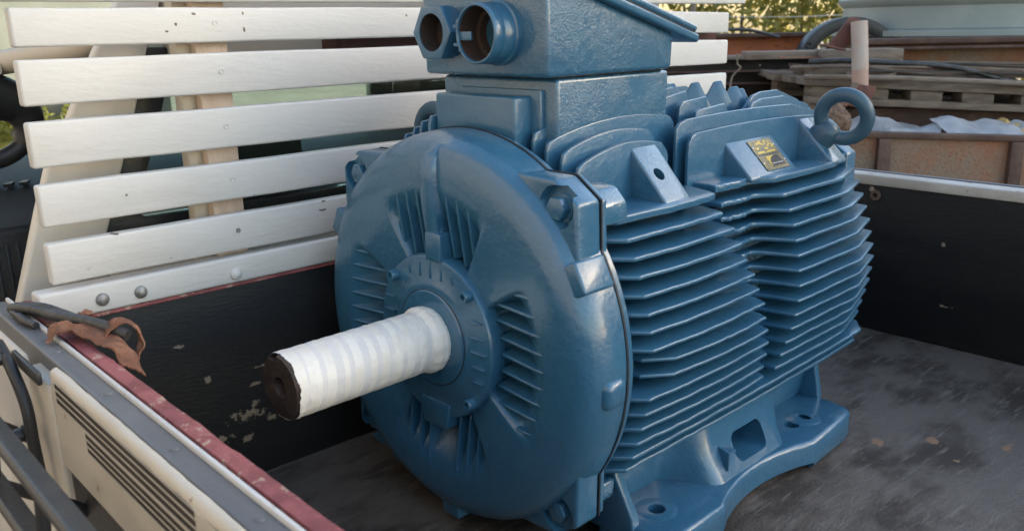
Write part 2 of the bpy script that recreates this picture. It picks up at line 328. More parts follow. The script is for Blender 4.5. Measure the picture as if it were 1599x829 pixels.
def slat(name, x0, x1, z0, z1, p):
    """sawn board with slightly uneven edges"""
    n = 28; bm = bmesh.new(); rings = []
    for i in range(n + 1):
        t = i / n; x = x0 + (x1 - x0) * t
        dz = [0.0011 * noise.noise(Vector((x * 7, z0 * 31 + k * 9, 0))) for k in range(2)]
        tilt = -0.012 * max(0, x - 0.3) / 1.0
        zz0, zz1 = z0 + dz[0] + tilt, z1 + dz[1] + tilt * 1.15
        yf = YH + 0.0006 * noise.noise(Vector((x * 5, z0 * 17, 3)))
        rings.append([bm.verts.new(q) for q in ((x, yf, zz0), (x, yf + 0.022, zz0), (x, yf + 0.022, zz1), (x, yf, zz1))])
    for A, B in zip(rings, rings[1:]):
        for k in range(4): bm.faces.new((A[k], A[(k + 1) % 4], B[(k + 1) % 4], B[k]))
    bm.faces.new(rings[0]); bm.faces.new(rings[-1][::-1]); bevel_bm(bm, 0.004, 3, 50)
    o = from_bm(name, bm, WHITE, None); sub(o, p); return o
slats = []
for i, (z0, z1) in enumerate(SL):
    s = T(slat('slat', -0.455, 1.232, z0, z1, truck)); slats.append(s)
    zc = (z0 + z1) / 2 + 0.003
    w = lathe('screw', [(0, 0.0), (0, 0.0042), (-0.0008, 0.0040), (-0.0008, 0.003), (0.0005, 0.0026), (0.0005, 0)], WHITE if i < 4 else BOLTG, None, 'y', 16, (-0.166 + rng.uniform(-.004, .004), YH - 0.0004, zc)); sub(w, s)
for x in (-0.193, 0.40, 0.72):
    po = T(box('rack_post', (x - 0.022, YH + 0.046, 0.30), (x + 0.012, YH + 0.075, 0.876), CREAM, None, 0.003))
    pb = box('post_facing', (x, YH + 0.0225, 0.402), (x + 0.053, YH + 0.046, 0.876), WOODEND, None, 0.002); sub(pb, po)
T(box('rack_brace', (0.055, YH + 0.05, 0.715), (1.25, YH + 0.062, 0.765), MAROON, None, 0.002))
for x in (0.09, 0.5, 1.1): T(lathe('washer', [(0, 0), (0, 0.011), (-0.003, 0.011), (-0.003, 0.006), (-0.007, 0.006), (-0.007, 0)], MAROON, None, 'y', 16, (x, YH + 0.0495, 0.738)))

# ---- far side gate
fg = T(box('side_gate', (XF, -2.0, 0.002), (XF + 0.02, YH + 0.04, 0.368), PLY, None, 0.002))
sub(box('gate_capping', (XF - 0.004, -2.0, 0.3685), (XF + 0.045, YH + 0.04, 0.394), CAPW, None, 0.004, 3), fg)
sub(box('gate_rim', (XF + 0.045, -2.0, 0.36), (XF + 0.058, YH + 0.04, 0.397), CAPG, None, 0.003), fg)
sub(box('outer_skin', (XF + 0.021, -2.0, -0.08), (XF + 0.05, YH + 0.04, 0.367), CREAM, None, 0.004), fg)
sub(lathe('eye_plate', [(0, 0.006), (0, 0.013), (-0.004, 0.013), (-0.004, 0.006), (0, 0.006)], RUSTD, None, 'x', 18, (XF - 0.0005, -0.03, 0.345)), fg)

# ---- near side gate
ng = T(box('side_gate', (-0.503, -2.0, 0.002), (XN, YH + 0.0, 0.3925), PLY, None, 0.002))
bm = bmesh.new(); n = 160; rows = []
for i in range(n + 1):
    y = -2.0 + (YH + 2.0) * i / n
    jx = 0.0016 * noise.noise(Vector((y * 18, 3, 0))) + 0.002 * noise.noise(Vector((y * 60, 1, 0))); jz = 0.001 * noise.noise(Vector((y * 40, 8, 0)))
    rows.append([bm.verts.new(q) for q in ((-0.5025, y, 0.3925), (-0.5025, y, 0.3972 + jz), (-0.494, y, 0.3984 + jz), (-0.4845 + jx, y, 0.396 + jz), (-0.4835 + jx, y, 0.385 + 2.5 * jx))])
for A, B in zip(rows, rows[1:]):
    for k in range(4): bm.faces.new((A[k], A[k + 1], B[k + 1], B[k]))
sub(from_bm('painted_edge', bm, REDP, None, 50), ng)
sub(box('gate_rim', (-0.5125, -2.0, 0.36), (-0.508, YH + 0.03, 0.4005), WHITE, None, 0.0012), ng)
sub(box('gate_capping', (-0.5365, -2.0, 0.36), (-0.5128, YH + 0.03, 0.3965), CAPG, None, 0.003, 3), ng)
for y in (0.115, -0.06, -0.235, -0.40, -0.6):
    sub(lathe('rivet', [(0, 0), (0, 0.0048), (0.0012, 0.0042), (0.0016, 0.002), (0.0016, 0)], CAPG, None, 'z', 16, (-0.5235, y, 0.3966)), ng)
# outer skin with real slots: cells that are slots are left open above a dark backing
bm = bmesh.new(); n = 150; eprof = [(-0.5368, 0.3945), (-0.5392, 0.3970), (-0.5430, 0.3968), (-0.5462, 0.3945), (-0.5480, 0.3905), (-0.5484, 0.3868)]; rows = []
for i in range(n + 1):
    y = -2.0 + 2.06 * i / n
    rows.append([bm.verts.new((x + 0.0010 * noise.noise(Vector((y * 25, k, 0))), y, z + 0.0009 * noise.noise(Vector((y * 45, k, 5))) - (0.0012 * max(0, noise.noise(Vector((y * 90, 3, 1)))) if k == 5 else 0))) for k, (x, z) in enumerate(eprof)])
for A, B in zip(rows, rows[1:]):
    for k in range(len(eprof) - 1): bm.faces.new((A[k], A[k + 1], B[k + 1], B[k]))
sub(from_bm('rolled_edge', bm, CREAM, None, 60), ng)
bm = bmesh.new()
zr = [(0.3868, 0.3862, 0), (0.3862, 0.3790, 1), (0.3790, 0.3772, 0), (0.3772, 0.3700, 1), (0.3700, 0.3682, 0), (0.3682, 0.3612, 1), (0.3612, 0.3572, 0), (0.3572, 0.3507, 2), (0.3507, 0.3489, 0), (0.3489, 0.3424, 2), (0.3424, 0.3406, 0), (0.3406, 0.3341, 2), (0.3341, 0.2800, 0)]
for (z1, z0, s) in zr:
    spans = {0: [(-2.0, 0.055)], 1: [(-2.0, -1.9), (-1.25, -1.15), (-0.39, -0.335), (0.044, 0.055)], 2: [(-2.0, -1.9), (-1.25, -1.15), (-0.39, -0.345), (-0.050, 0.055)]}[s]
    for (a, b) in spans: box_bm(bm, (-0.5495, a, z0), (-0.5489, b, z1))
sub(from_bm('outer_skin', bm, CREAM, None, 0), ng)
sub(box('slot_backing', (-0.5484, -2.0, 0.30), (-0.5480, 0.05, 0.386), SLOTM), ng)
sub(box('lower_panel', (-0.545, -2.0, -0.02), (-0.54, 0.05, 0.281), BLKST), ng)
# corner post, latch
T(box('corner_post', (-0.552, 0.058, -0.12), (-0.512, 0.150, 0.378), CREAM, None, 0.006, 3))
T(box('corner_filler', (-0.545, 0.200, -0.30), (-0.506, 0.405, 0.372), CABW, None, 0.01, 3))
la = T(tube('gate_latch', spline([(-0.572, 0.175, 0.405), (-0.570, 0.140, 0.385), (-0.568, 0.105, 0.345), (-0.568, 0.100, 0.29), (-0.566, 0.093, 0.2)]), 0.007, BLKST, None, 8))
for (y, z) in ((0.155, 0.392), (0.118, 0.305)): sub(hexhead('latch_bolt', (-0.571, y, z), (-1, 0, 0), 0.009, 0.012, BLKST, None), la)
sub(box('latch_plate', (-0.562, 0.06, 0.380), (-0.556, 0.165, 0.396), BLKST, None, 0.002), la)
# black rope rail outside the gate
for (z, dx) in ((0.372, 0), (0.305, 0.006)):
    r1 = T(prism('rope_rail', [(-0.632 - dx, z - 0.006), (-0.616 - dx, z - 0.007), (-0.612 - dx, z - 0.003), (-0.612 - dx, z + 0.006), (-0.630 - dx, z + 0.009), (-0.635 - dx, z + 0.005)], 'y', -1.9, 0.42, BLKST, None, 0.002))
for y in (0.30, 0.02, -0.16, -0.9, -1.6):
    T(tube('rail_strut', [(-0.62, y, 0.372), (-0.628, y - 0.01, 0.305), (-0.56, y - 0.01, 0.25), (-0.53, y, 0.22)], 0.007, BLKST, None, 8))

# ---- cab
cab = T(prism('cab_rear_pillar', [(-0.50, -0.15), (-0.474, 0.358), (-0.426, 0.499), (-0.403, 0.561), (-0.365, 0.627), (-0.307, 0.737), (-0.24, 0.85), (-0.18, 0.85), (-0.225, 0.74), (-0.259, 0.634), (-0.293, 0.543), (-0.323, 0.461), (-0.335, 0.43), (-0.335, -0.15)], 'y', 0.50, 0.53, CABW, None, 0.006, 3))
T(prism('cab_side_pillar', [(-0.470, -0.3), (-0.448, 0.358), (-0.400, 0.499), (-0.340, 0.627), (-0.28, 0.737), (-0.21, 0.85), (-0.19, 0.85), (-0.260, 0.737), (-0.32, 0.627), (-0.38, 0.499), (-0.43, 0.358), (-0.45, -0.3)], 'y', 0.531, 0.60, CABW, None, 0.006, 3))
T(prism('window_seal', [(-0.3345, 0.43), (-0.3225, 0.461), (-0.2925, 0.543), (-0.2585, 0.634), (-0.2245, 0.74), (-0.19, 0.74), (-0.190, 0.70), (-0.212, 0.634), (-0.247, 0.543), (-0.275, 0.475), (-0.26, 0.462), (1.06, 0.462), (1.06, 0.43)], 'y', 0.508, 0.545, BLKST, None, 0.004))
T(box('cab_rear_wall', (-0.3345, 0.50, -0.5), (1.10, 0.535, 0.4295), CABW, None, 0.006))
T(box('cab_header', (-0.1895, 0.50, 0.7005), (1.10, 0.535, 1.14), CABW, None, 0.008))
T(box('cab_rear_pillar', (1.0605, 0.50, 0.43), (1.10, 0.535, 0.70), CABW, None, 0.004))
T(box('rear_window', (-0.26, 0.52, 0.4625), (1.06, 0.524, 0.70), GLASS))
T(box('cab_roof', (-0.30, 0.50, 1.141), (1.02, 1.75, 1.17), CABW, None, 0.01))
cs = T(box('cab_side', (1.10, 0.51, -0.5), (1.13, 1.9, 0.445), CABW, None, 0.01))
sub(box('door_header', (1.10, 0.51, 0.80), (1.13, 1.9, 1.14), CABW, None, 0.01), cs); sub(box('door_pillar', (1.10, 0.51, 0.446), (1.13, 0.62, 0.799), CABW, None, 0.004), cs); sub(box('door_pillar', (1.10, 1.20, 0.446), (1.125, 1.225, 0.799), BLKST, None, 0.004), cs)
sub(box('side_window', (1.11, 0.62, 0.446), (1.114, 1.9, 0.799), GLASS), cs)
T(tube('seat_belt', [(1.085, 0.72, 0.80), (1.07, 0.86, 0.62), (1.02, 0.98, 0.44)], 0.012, BLKST, None, 6))
T(box('window_seal', (-0.1895, 0.508, 0.672), (1.06, 0.53, 0.700), BLKST, None, 0.003))  # black strip serves as top seal and as the header's shadow
T(box('cab_floor', (-0.45, 0.54, -0.5), (1.10, 1.95, -0.46), BLKST))
T(box('door_panel', (-0.50, 0.61, -0.5), (-0.46, 1.75, 0.10), CABW, None, 0.01))
# dash with vents
dsh = T(prism('dashboard', [(1.02, -0.46), (1.02, 0.10), (1.035, 0.30), (1.06, 0.40), (1.10, 0.445), (1.20, 0.462), (1.60, 0.47), (1.62, -0.46)], 'x', -0.44, 1.09, DASH, None, 0.012, 3))
sub(prism('vent_frame', [(-0.40, 0.19), (-0.28, 0.19), (-0.268, 0.21), (-0.268, 0.36), (-0.28, 0.375), (-0.40, 0.375), (-0.415, 0.36), (-0.415, 0.21)], 'y', 1.01, 1.06, BLKST, None, 0.006), dsh)
for k in range(6): sub(box('vent_vane', (-0.395 + k * 0.02, 1.004, 0.22), (-0.391 + k * 0.02, 1.012, 0.35), DASH, None, 0.001), dsh)
for k in range(4): sub(prism('demister_slot', [(-0.40 + k * 0.03, 1.10), (-0.385 + k * 0.03, 1.10), (-0.37 + k * 0.03, 1.13), (-0.385 + k * 0.03, 1.13)], 'z', 0.452, 0.4585, PLATEK), dsh)
# seats, windscreen, pillars, mirror
for x in (0.02, 0.62):
    st = T(prism('seat', [(0.60, -0.3), (0.70, -0.3), (0.685, 0.42), (0.66, 0.50), (0.62, 0.505), (0.605, 0.44)], 'x', x - 0.15, x + 0.17, BLKST, None, 0.02, 3))
    sub(prism('headrest', [(0.615, 0.505), (0.67, 0.505), (0.675, 0.57), (0.65, 0.60), (0.625, 0.595)], 'x', x - 0.07, x + 0.09, BLKST, None, 0.015, 3), st)
T(prism('windscreen', [(1.66, 0.47), (1.664, 0.47), (1.474, 1.14), (1.47, 1.14)], 'x', -0.36, 1.05, GLASS))
T(tube('door_frame', spline([(-0.47, 1.62, 0.35), (-0.46, 1.56, 0.50), (-0.425, 1.40, 0.64), (-0.355, 1.15, 0.695), (-0.28, 0.95, 0.722), (-0.22, 0.80, 0.745), (-0.2, 0.60, 0.80)]), 0.024, CREAM, None, 12))
T(tube('door_frame', spline([(-0.50, 1.62, 0.45), (-0.47, 1.45, 0.62), (-0.405, 1.20, 0.67), (-0.34, 1.0, 0.70)]), 0.014, CREAM, None, 12))
T(tube('windscreen_pillar', [(-0.245, 1.66, 0.46), (-0.225, 1.60, 0.70), (-0.2, 1.5, 1.1)], 0.022, CREAM, None, 10))
bm = bmesh.new()
tube_bm(bm, spline([(-0.50, 1.05, 0.655), (-0.42, 1.05, 0.650), (-0.345, 1.05, 0.645), (-0.300, 1.05, 0.622), (-0.285, 1.05, 0.585), (-0.30, 1.05, 0.545), (-0.34, 1.05, 0.520), (-0.39, 1.05, 0.515), (-0.45, 1.05, 0.53)], 8), [0.05] * 16 + [0.05 - 0.0012 * k for k in range(25)] + [0.018] * 24, 14)
T(from_bm('grab_handle', bm, BLKST, None, 50))

# ---- chassis and wheels (mostly hidden)
for x in (0.1, 0.72): T(box('chassis_rail', (x, -1.95, -0.2), (x + 0.07, 1.9, -0.05), BLKST, None, 0.004))
for (x, y) in ((-0.36, -1.25), (1.0, -1.25), (-0.33, 1.3), (0.97, 1.3)):
    w = T(lathe('wheel', [(0, 0.0), (0, 0.16), (0.02, 0.19), (0.0, 0.2), (-0.01, 0.26), (0.01, 0.31), (0.04, 0.325), (0.15, 0.325), (0.18, 0.31), (0.2, 0.26), (0.19, 0.2), (0.17, 0.19), (0.19, 0.16), (0.19, 0)], TYREM, None, 'x', 36, (x - 0.095, y, GZ + 0.325)))
    sub(lathe('rim', [(-0.004, 0.0), (-0.004, 0.155), (0.194, 0.155), (0.194, 0)], ALU, None, 'x', 28, (x - 0.095, y, GZ + 0.325)), w)
for y in (-1.25, 1.3): T(tube('axle', [(-0.3, y, GZ + 0.325), (0.95, y, GZ + 0.325)], 0.04, BLKST))
tag(truck, 'white and cream flatbed pickup truck with slatted headboard and black lined load bed', 'truck')

# ================================================================== MOTOR
motor = empty('electric_motor', (0, 0, 0), R_(1.9))
H, S = 0.3215, 0.2167
PI = math.pi

# ---- end shield: polar sheet with four wedge-shaped recesses
prof = [(0.050, -0.034), (0.125, -0.036), (0.165, -0.040), (0.20, -0.0435), (0.240, -0.0435), (0.262, -0.0418), (0.277, -0.0365), (0.288, -0.0275), (0.2955, -0.0145), (0.2995, 0.002), (0.301, 0.030)]
def recess(r, t):
    tt = (t + PI / 4) % (PI / 2) - PI / 4            # angle from nearest of right, top, left, bottom
    ma = 1 - sstep(R_(27), R_(32), abs(tt))
    mr = sstep(0.108, 0.122, r) * (1 - sstep(0.145, 0.226, r))
    return 0.036 * ma * mr
def shield_x(r, t): return lerpp(prof, r) + recess(r, t)
bm = bmesh.new(); NT = 288
rr = [0.05, 0.10, 0.108, 0.112, 0.117, 0.122] + [0.13 + 0.0066 * k for k in range(18)] + [0.252, 0.258, 0.264, 0.270, 0.276, 0.282, 0.287, 0.291, 0.2945, 0.297, 0.2988, 0.300]
rings = []
for r in rr:
    rings.append([bm.verts.new((shield_x(r, 2 * PI * i / NT), r * math.cos(2 * PI * i / NT), H + r * math.sin(2 * PI * i / NT))) for i in range(NT)])
rings.append([bm.verts.new((0.0295, 0.301 * math.cos(2 * PI * i / NT), H + 0.301 * math.sin(2 * PI * i / NT))) for i in range(NT)])
rings.append([bm.verts.new((0.0295, 0.20 * math.cos(2 * PI * i / NT), H + 0.20 * math.sin(2 * PI * i / NT))) for i in range(NT)])
for A, B in zip(rings, rings[1:]):
    for i in range(NT): bm.faces.new((A[i], A[(i + 1) % NT], B[(i + 1) % NT], B[i]))
shield = from_bm('end_shield', bm, BLUE, motor, 45)
def P_(o): o.parent = shield; return o
# cooling ribs standing in the recesses
def rib(off, side):
    """plate at cross offset `off`; side 0 right(-y) 1 top 2 left 3 bottom"""
    L0 = math.sqrt(max(0.126 ** 2 - off * off, 0.0)); L1 = math.sqrt(0.228 ** 2 - off * off)
    w = 0.0020
    fr, bk = [], []
    K = 9
    for k in range(K):
        d = L0 + (L1 - L0) * k / (K - 1); r = math.hypot(d, off)
        xb = lerpp(prof, r)
        fr.append((d, xb + 0.006 * (1 - k / (K - 1)) + 0.0003)); bk.append((d, xb + 0.044 * (1 - k / (K - 1)) + 0.004))
    poly = fr + bk[::-1]
    bm = bmesh.new()
    def P(d, x, o):
        if side == 0: return (x, -d, H + o)
        if side == 2: return (x, d, H + o)
        if side == 1: return (x, o, H + d)
        return (x, o, H - d)
    ww = lambda k: w if k < K else w + 0.004
    v0 = [bm.verts.new(P(d, x, off - ww(k))) for k, (d, x) in enumerate(poly)]; v1 = [bm.verts.new(P(d, x, off + ww(k))) for k, (d, x) in enumerate(poly)]
    n = len(poly); bm.faces.new(v0); bm.faces.new(v1[::-1])
    for i in range(n): bm.faces.new((v0[i], v1[i], v1[(i + 1) % n], v0[(i + 1) % n]))
    bevel_bm(bm, 0.0011, 1, 50)
    P_(from_bm('cooling_rib', bm, BLUE, None))
for s in (0, 2):
    for k in range(9): rib(-0.098 + k * 0.0245, s)
for s in (1, 3):
    for off in (-0.102, -0.079, -0.056, -0.033, 0.033, 0.056, 0.079, 0.102): rib(off, s)
# central grease rib on the top spoke and bottom drain rib
def grease_rib(sgn):
    bm = bmesh.new(); rows = []
    for k in range(15):
        t = k / 14; d = 0.12 + 0.165 * t; x0 = lerpp(prof, d); w = 0.013 + 0.004 * math.sin(t * PI); hgt = 0.014 * (1 - sstep(0.8, 1.0, t)) * (0.55 + 0.45 * t)
        row = []
        for j in range(9):
            a = PI * j / 8; row.append(bm.verts.new((x0 + 0.03 * (1 - math.sin(a)) * (1 if j in (0, 8) else 0) - hgt * math.sin(a) ** 0.7, -math.cos(a) * w - 0.002, H + sgn * d)))
        rows.append(row)
    for A, B in zip(rows, rows[1:]):
        for j in range(8): bm.faces.new((A[j], A[j + 1], B[j + 1], B[j]))
    P_(from_bm('grease_rib', bm, BLUE, None, 50))
grease_rib(1)
# corner lugs with pockets and bolts
def lug(sy, sz):
    q = [(0.115, 0.262), (0.150, 0.256), (0.214, 0.2545), (0.2545, 0.226), (0.256, 0.150), (0.262, 0.115), (0.15, 0.15)]
    o = prism('corner_lug', [(sy * a, H + sz * b) for a, b in q], 'x', -0.016, 0.0292, BLUE, None, 0.005, 3)
    ct = lathe('cut', [(-0.06, 0), (-0.06, 0.0315), (-0.001, 0.0285), (-0.001, 0)], None, None, 'x', 32, (0, sy * (S + 0.002), H + sz * (S + 0.002)))
    boolean(o, [ct]); P_(o)
    P_(hexhead('flange_bolt', (-0.001, sy * S, H + sz * S), (-1, 0, 0), 0.0165, 0.016, BLUE, None))
for sy in (1, -1):
    for sz in (1, -1): lug(sy, sz)
# jacking lugs on the rim
def rimblock(ang, r0, r1, hw, x0, x1, bev=0.004):
    bm = bmesh.new(); prism_bm(bm, [(r0, -hw), (r1, -hw), (r1, hw), (r0, hw)], 'x', x0, x1); bevel_bm(bm, bev, 3)
    bm.transform(Matrix.Translation((0, 0, H)) @ Matrix.Rotation(ang, 4, 'X')); P_(from_bm('jacking_lug', bm, BLUE, None))
rimblock(PI - R_(27), 0.24, 0.304, 0.022, -0.03, 0.029)        # camera side, upper
rimblock(R_(25), 0.24, 0.318, 0.022, -0.02, 0.029)            # far side, upper
rimblock(PI + R_(4), 0.255, 0.306, 0.021, -0.014, 0.029, 0.012)
rimblock(-R_(90) + R_(0), 0.24, 0.306, 0.02, -0.03, 0.029)
rimblock(-R_(60), 0.25, 0.306, 0.012, -0.02, 0.029)
# dark joint line between shield and housing
P_(lathe('joint_ring', [(0.0290, 0.25), (0.0290, 0.3024), (0.0328, 0.3024), (0.0328, 0.25)], SEAM, None, 'x', 96, (0, 0, H), lambda a, r, t: r + (0.0006 * noise.noise(Vector((math.cos(t) * 10, math.sin(t) * 14, 0))) if r > 0.28 else 0)))

# ---- bearing cover, shaft, tape
cover = lathe('bearing_cover', [(-0.02, 0.124), (-0.043, 0.126), (-0.0475, 0.1235), (-0.0485, 0.119), (-0.0485, 0.088), (-0.0505, 0.085), (-0.0505, 0.074), (-0.0525, 0.072), (-0.0545, 0.070), (-0.0545, 0.045)], BLUE, motor, 'x', 96, (0, 0, H))
def C_(o): o.parent = cover; return o
C_(lathe('seal_groove', [(-0.0506, 0.0735), (-0.0522, 0.0735), (-0.0522, 0.0718), (-0.0506, 0.0718)], SEAM, None, 'x', 64, (0, 0, H)))
for (y, z) in ((0.083, 0.081), (-0.083, 0.081), (-0.083, -0.081), (0.083, -0.081)):
    s_ = C_(lathe('socket_screw', [(-0.047, 0.0085), (-0.060, 0.0085), (-0.061, 0.0078), (-0.061, 0.0045), (-0.054, 0.004), (-0.054, 0)], BLUE, None, 'x', 18, (0, y, H + z)))
for k in range(-2, 3):
    for sy in (1, -1): C_(prism('cover_rib', [(sy * 0.087, H + k * 0.0225 - 0.002), (sy * (0.117 - abs(k) * 0.004), H + k * 0.0225 - 0.0008), (sy * (0.117 - abs(k) * 0.004), H + k * 0.0225 + 0.0008), (sy * 0.087, H + k * 0.0225 + 0.002)], 'x', -0.0535, -0.048, BLUE, None, 0.0008))
for k in range(-2, 3): C_(prism('cover_rib', [(k * 0.024 - 0.0018, H + 0.09), (k * 0.024 + 0.0018, H + 0.09), (k * 0.024 + 0.001, H + 0.117 - abs(k) * 0.005), (k * 0.024 - 0.001, H + 0.117 - abs(k) * 0.005)], 'x', -0.0500, -0.048, BLUE, None, 0.0006))
gb = C_(box('grease_block', (-0.052, -0.027, H + 0.118), (-0.020, 0.006, H + 0.160), BLUE, None, 0.003, 3))
C_(lathe('grease_nipple', [(0, 0.0), (0, 0.008), (0.006, 0.008), (0.006, 0.005), (0.012, 0.0055), (0.015, 0.003), (0.015, 0)], BLUE, None, 'z', 14, (-0.036, -0.010, H + 0.1598)))
C_(prism('drain_tab', [(-0.034, H - 0.100), (0.034, H - 0.100), (0.028, H - 0.142), (-0.026, H - 0.142)], 'x', -0.052, -0.02, BLUE, None, 0.003))
shaft = lathe('shaft', [(-0.03, 0.0440), (-0.300, 0.0440), (-0.304, 0.0415), (-0.304, 0.014), (-0.285, 0.011), (-0.285, 0)], SHAFT, motor, 'x', 48, (0, 0, H))
kw = box('cut', (-0.4, -0.008, H + 0.034), (-0.292, 0.014, H + 0.07), None); kw2 = None
kw.rotation_euler = (0, 0, 0)
boolean(shaft, [kw])
PITCH = 0.0215
def tape_u(a, t): return (a + 0.0012 * math.sin(t * 2 + 1)) / PITCH + t / (2 * PI)
def tape_r(a, r, t):
    u = tape_u(a, t); st = u % 1.0; tn = math.floor(u)
    edge = 0.0005 * (1 + noise.noise(Vector((tn * 2.3, math.cos(t), math.sin(t))))) * (1 - sstep(0.0, 0.06, st)) * sstep(0, 0.02, st) + 0.0003 * (st > 0.62)
    cr = noise.noise(Vector((a * 160, math.cos(t) * 3 + tn, math.sin(t) * 3)))
    wr = 0.0016 * max(0.0, cr - 0.30) + 0.0005 * noise.noise(Vector((a * 30, math.cos(t) * 4, math.sin(t) * 4)))
    if a > -0.082: wr += 0.0016 * noise.noise(Vector((a * 20, math.cos(t) * 9, math.sin(t) * 9)))
    return r + edge + wr
prof_t = []
NA = 230
for k in range(NA + 1):
    a = -0.3005 + (0.3005 - 0.0535) * k / NA
    fl = 0.0042 * sstep(-0.083, -0.070, a) * (1 - sstep(-0.062, -0.0535, a) * 0.6)
    prof_t.append((a, 0.0452 + fl))
def tape_fn(a, r, t):
    return tape_r(a, r, t)
bm = bmesh.new(); lathe_bm(bm, prof_t, 'x', 96, (0, 0, H), tape_fn)
first = {}
for v in bm.verts:                                     # ragged front edge
    if v.co.x < -0.29:
        t = math.atan2(v.co.z - H, v.co.y); v.co.x += 0.003 * noise.noise(Vector((math.cos(t) * 2, math.sin(t) * 2, 1))) + 0.002 * noise.noise(Vector((math.cos(t) * 9, math.sin(t) * 9, 1)))
tp = from_bm('masking_tape', bm, TAPE, shaft, 60)
tp.data.materials.append(TAPE2)
for p_ in tp.data.polygons:                            # a single layer lets the steel grey show, the overlap is whiter
    c_ = p_.center; t_ = math.atan2(c_.z - H, c_.y) % (2 * PI); st_ = tape_u(c_.x, t_) % 1.0
    tn_ = math.floor(tape_u(c_.x, t_)); p_.material_index = 1 if (0.08 < st_ < 0.45 + 0.28 * noise.noise(Vector((tn_ * 1.7, 0.3, 0))) * 1.6 and c_.x < -0.085) else 0
tp['label'] = 'white masking tape wound around the shaft'

# ---- housing barrel
house = lathe('housing', [(0.031, 0.0), (0.031, 0.298), (0.044, 0.298), (0.046, 0.222), (0.20, 0.222), (0.62, 0.222), (0.80, 0.220), (0.815, 0.218), (0.835, 0.218), (0.836, 0.20), (0.86, 0.17), (0.862, 0.0)], CASTB, motor, 'x', 96, (0, 0, H))
lathe('housing_flange', [(0.0315, 0.25), (0.0315, 0.2990), (0.0445, 0.2990), (0.0445, 0.23)], BLUE, None, 'x', 96, (0, 0, H)).parent = house
for sy in (1, -1):
    for sz in (1, -1):
        q = [(0.196, 0.236), (0.228, 0.233), (0.2465, 0.214), (0.249, 0.187), (0.196, 0.187)]
        o = prism('corner_block', [(sy * a, H + sz * b) for a, b in q], 'x', 0.0322, 0.075 if sz < 0 else 0.095, BLUE_R, None, 0.005, 3); o.parent = house
        q = [(0.12, 0.262), (0.150, 0.2565), (0.214, 0.255), (0.255, 0.226), (0.2565, 0.150), (0.262, 0.12), (0.15, 0.15)]
        o = prism('joint_plate', [(sy * a, H + sz * b) for a, b in q], 'x', 0.0298, 0.0325, SEAM, None, 0); o.parent = house
        o = prism('corner_flange', [(sy * a * 0.992, H + sz * b * 0.992) for a, b in q], 'x', 0.0326, 0.044, BLUE, None, 0.003, 2); o.parent = house
        o = prism('rear_lug', [(sy * a * 0.86, H + sz * b * 0.86) for a, b in q], 'x', 0.805, 0.845, BLUE, None, 0.004, 2); o.parent = house
# oval pad behind the shield where two fins start late
o = prism('side_pad', [(-0.262, 0.279), (-0.25, 0.272), (-0.225, 0.272), (-0.225, 0.335), (-0.25, 0.335), (-0.262, 0.328)], 'x', 0.044, 0.10, BLUE_R, None, 0.006, 3); o.parent = house

# ---- side fins (horizontal plates)
FZ = [0.511 - 0.024 * i for i in range(16)]
TIP = [(0.14, 0.262), (0.175, 0.279), (0.198, 0.286), (0.22, 0.292), (0.244, 0.298), (0.269, 0.305), (0.313, 0.311), (0.338, 0.310), (0.36, 0.305), (0.383, 0.302), (0.407, 0.295), (0.431, 0.287), (0.457, 0.278), (0.482, 0.266), (0.515, 0.243)]
rnd = random.Random(11)
def fin_poly(i, z):
    tip = lerpp(TIP, z); ROOT = 0.17 if abs(z - H) > 0.1 else 0.205
    def arc(x0, x1, y0, y1, bul, n=10): return [(x0 + (x1 - x0) * k / n, y0 + (y1 - y0) * k / n + bul * math.sin(PI * k / n) + (rnd.uniform(-0.0012, 0.0007) if 0 < k < n else 0)) for k in range(n + 1)]
    if i >= 14:                                        # lowest fins run through
        return [[(0.034, -ROOT), (0.036, -(tip - 0.045))] + [(x, -y) for x, y in arc(0.076, 0.80, tip, tip, 0.005, 40)] + [(0.846, -(tip - 0.03)), (0.85, -ROOT)]]
    late = i in (8, 9)
    x0 = 0.085 if late else 0.034; x1 = 0.126 if late else 0.076
    xe = 0.305 + 0.0085 * max(0, i - 1) + rnd.uniform(-0.004, 0.004)
    front = [(x0, -ROOT), (x0 + 0.002, -(tip - (0.03 if late else 0.046)))] + [(x, -y) for x, y in arc(x1, xe, tip, tip + 0.003, 0.006, 18)]
    front += [(xe + 0.008, -(tip - 0.012)), (xe + 0.018, -(tip - 0.05)), (xe + 0.02, -ROOT)]
    xs = 0.352 + rnd.uniform(-0.004, 0.004) + 0.0015 * i
    inn = 0.228 if i else 0.218
    rear = [(xs, -ROOT), (xs + 0.001, -(inn - 0.012))]
    n = 16
    xm, xc = 0.45 + 0.0 * i, 0.489 - 0.0035 * max(0, i - 3)
    for k in range(n + 1):
        x = xs + (xm - xs) * k / n
        jit = rnd.uniform(-0.0035, 0.0030) if k < n - 4 else 0
        rear.append((x, -(inn + 0.006 * math.sin(PI * k / n) + jit)))
    for k in range(1, 5): 
        t = k / 5; rear.append((xm + (xc - xm) * t, -(inn + (tip - inn) * t ** 1.7)))
    rear += [(xc, -(tip - 0.001)), (xc + 0.008, -tip)] + [(xc + 0.01 + (0.70 - xc - 0.01) * k / 12, -tip - 0.001 - rnd.uniform(-0.0012, 0.0007)) for k in range(1, 13)] + [ (0.815 + 0.002 * i, -(tip - 0.033)), (0.825 + 0.002 * i, -ROOT)]
    return [front, rear]
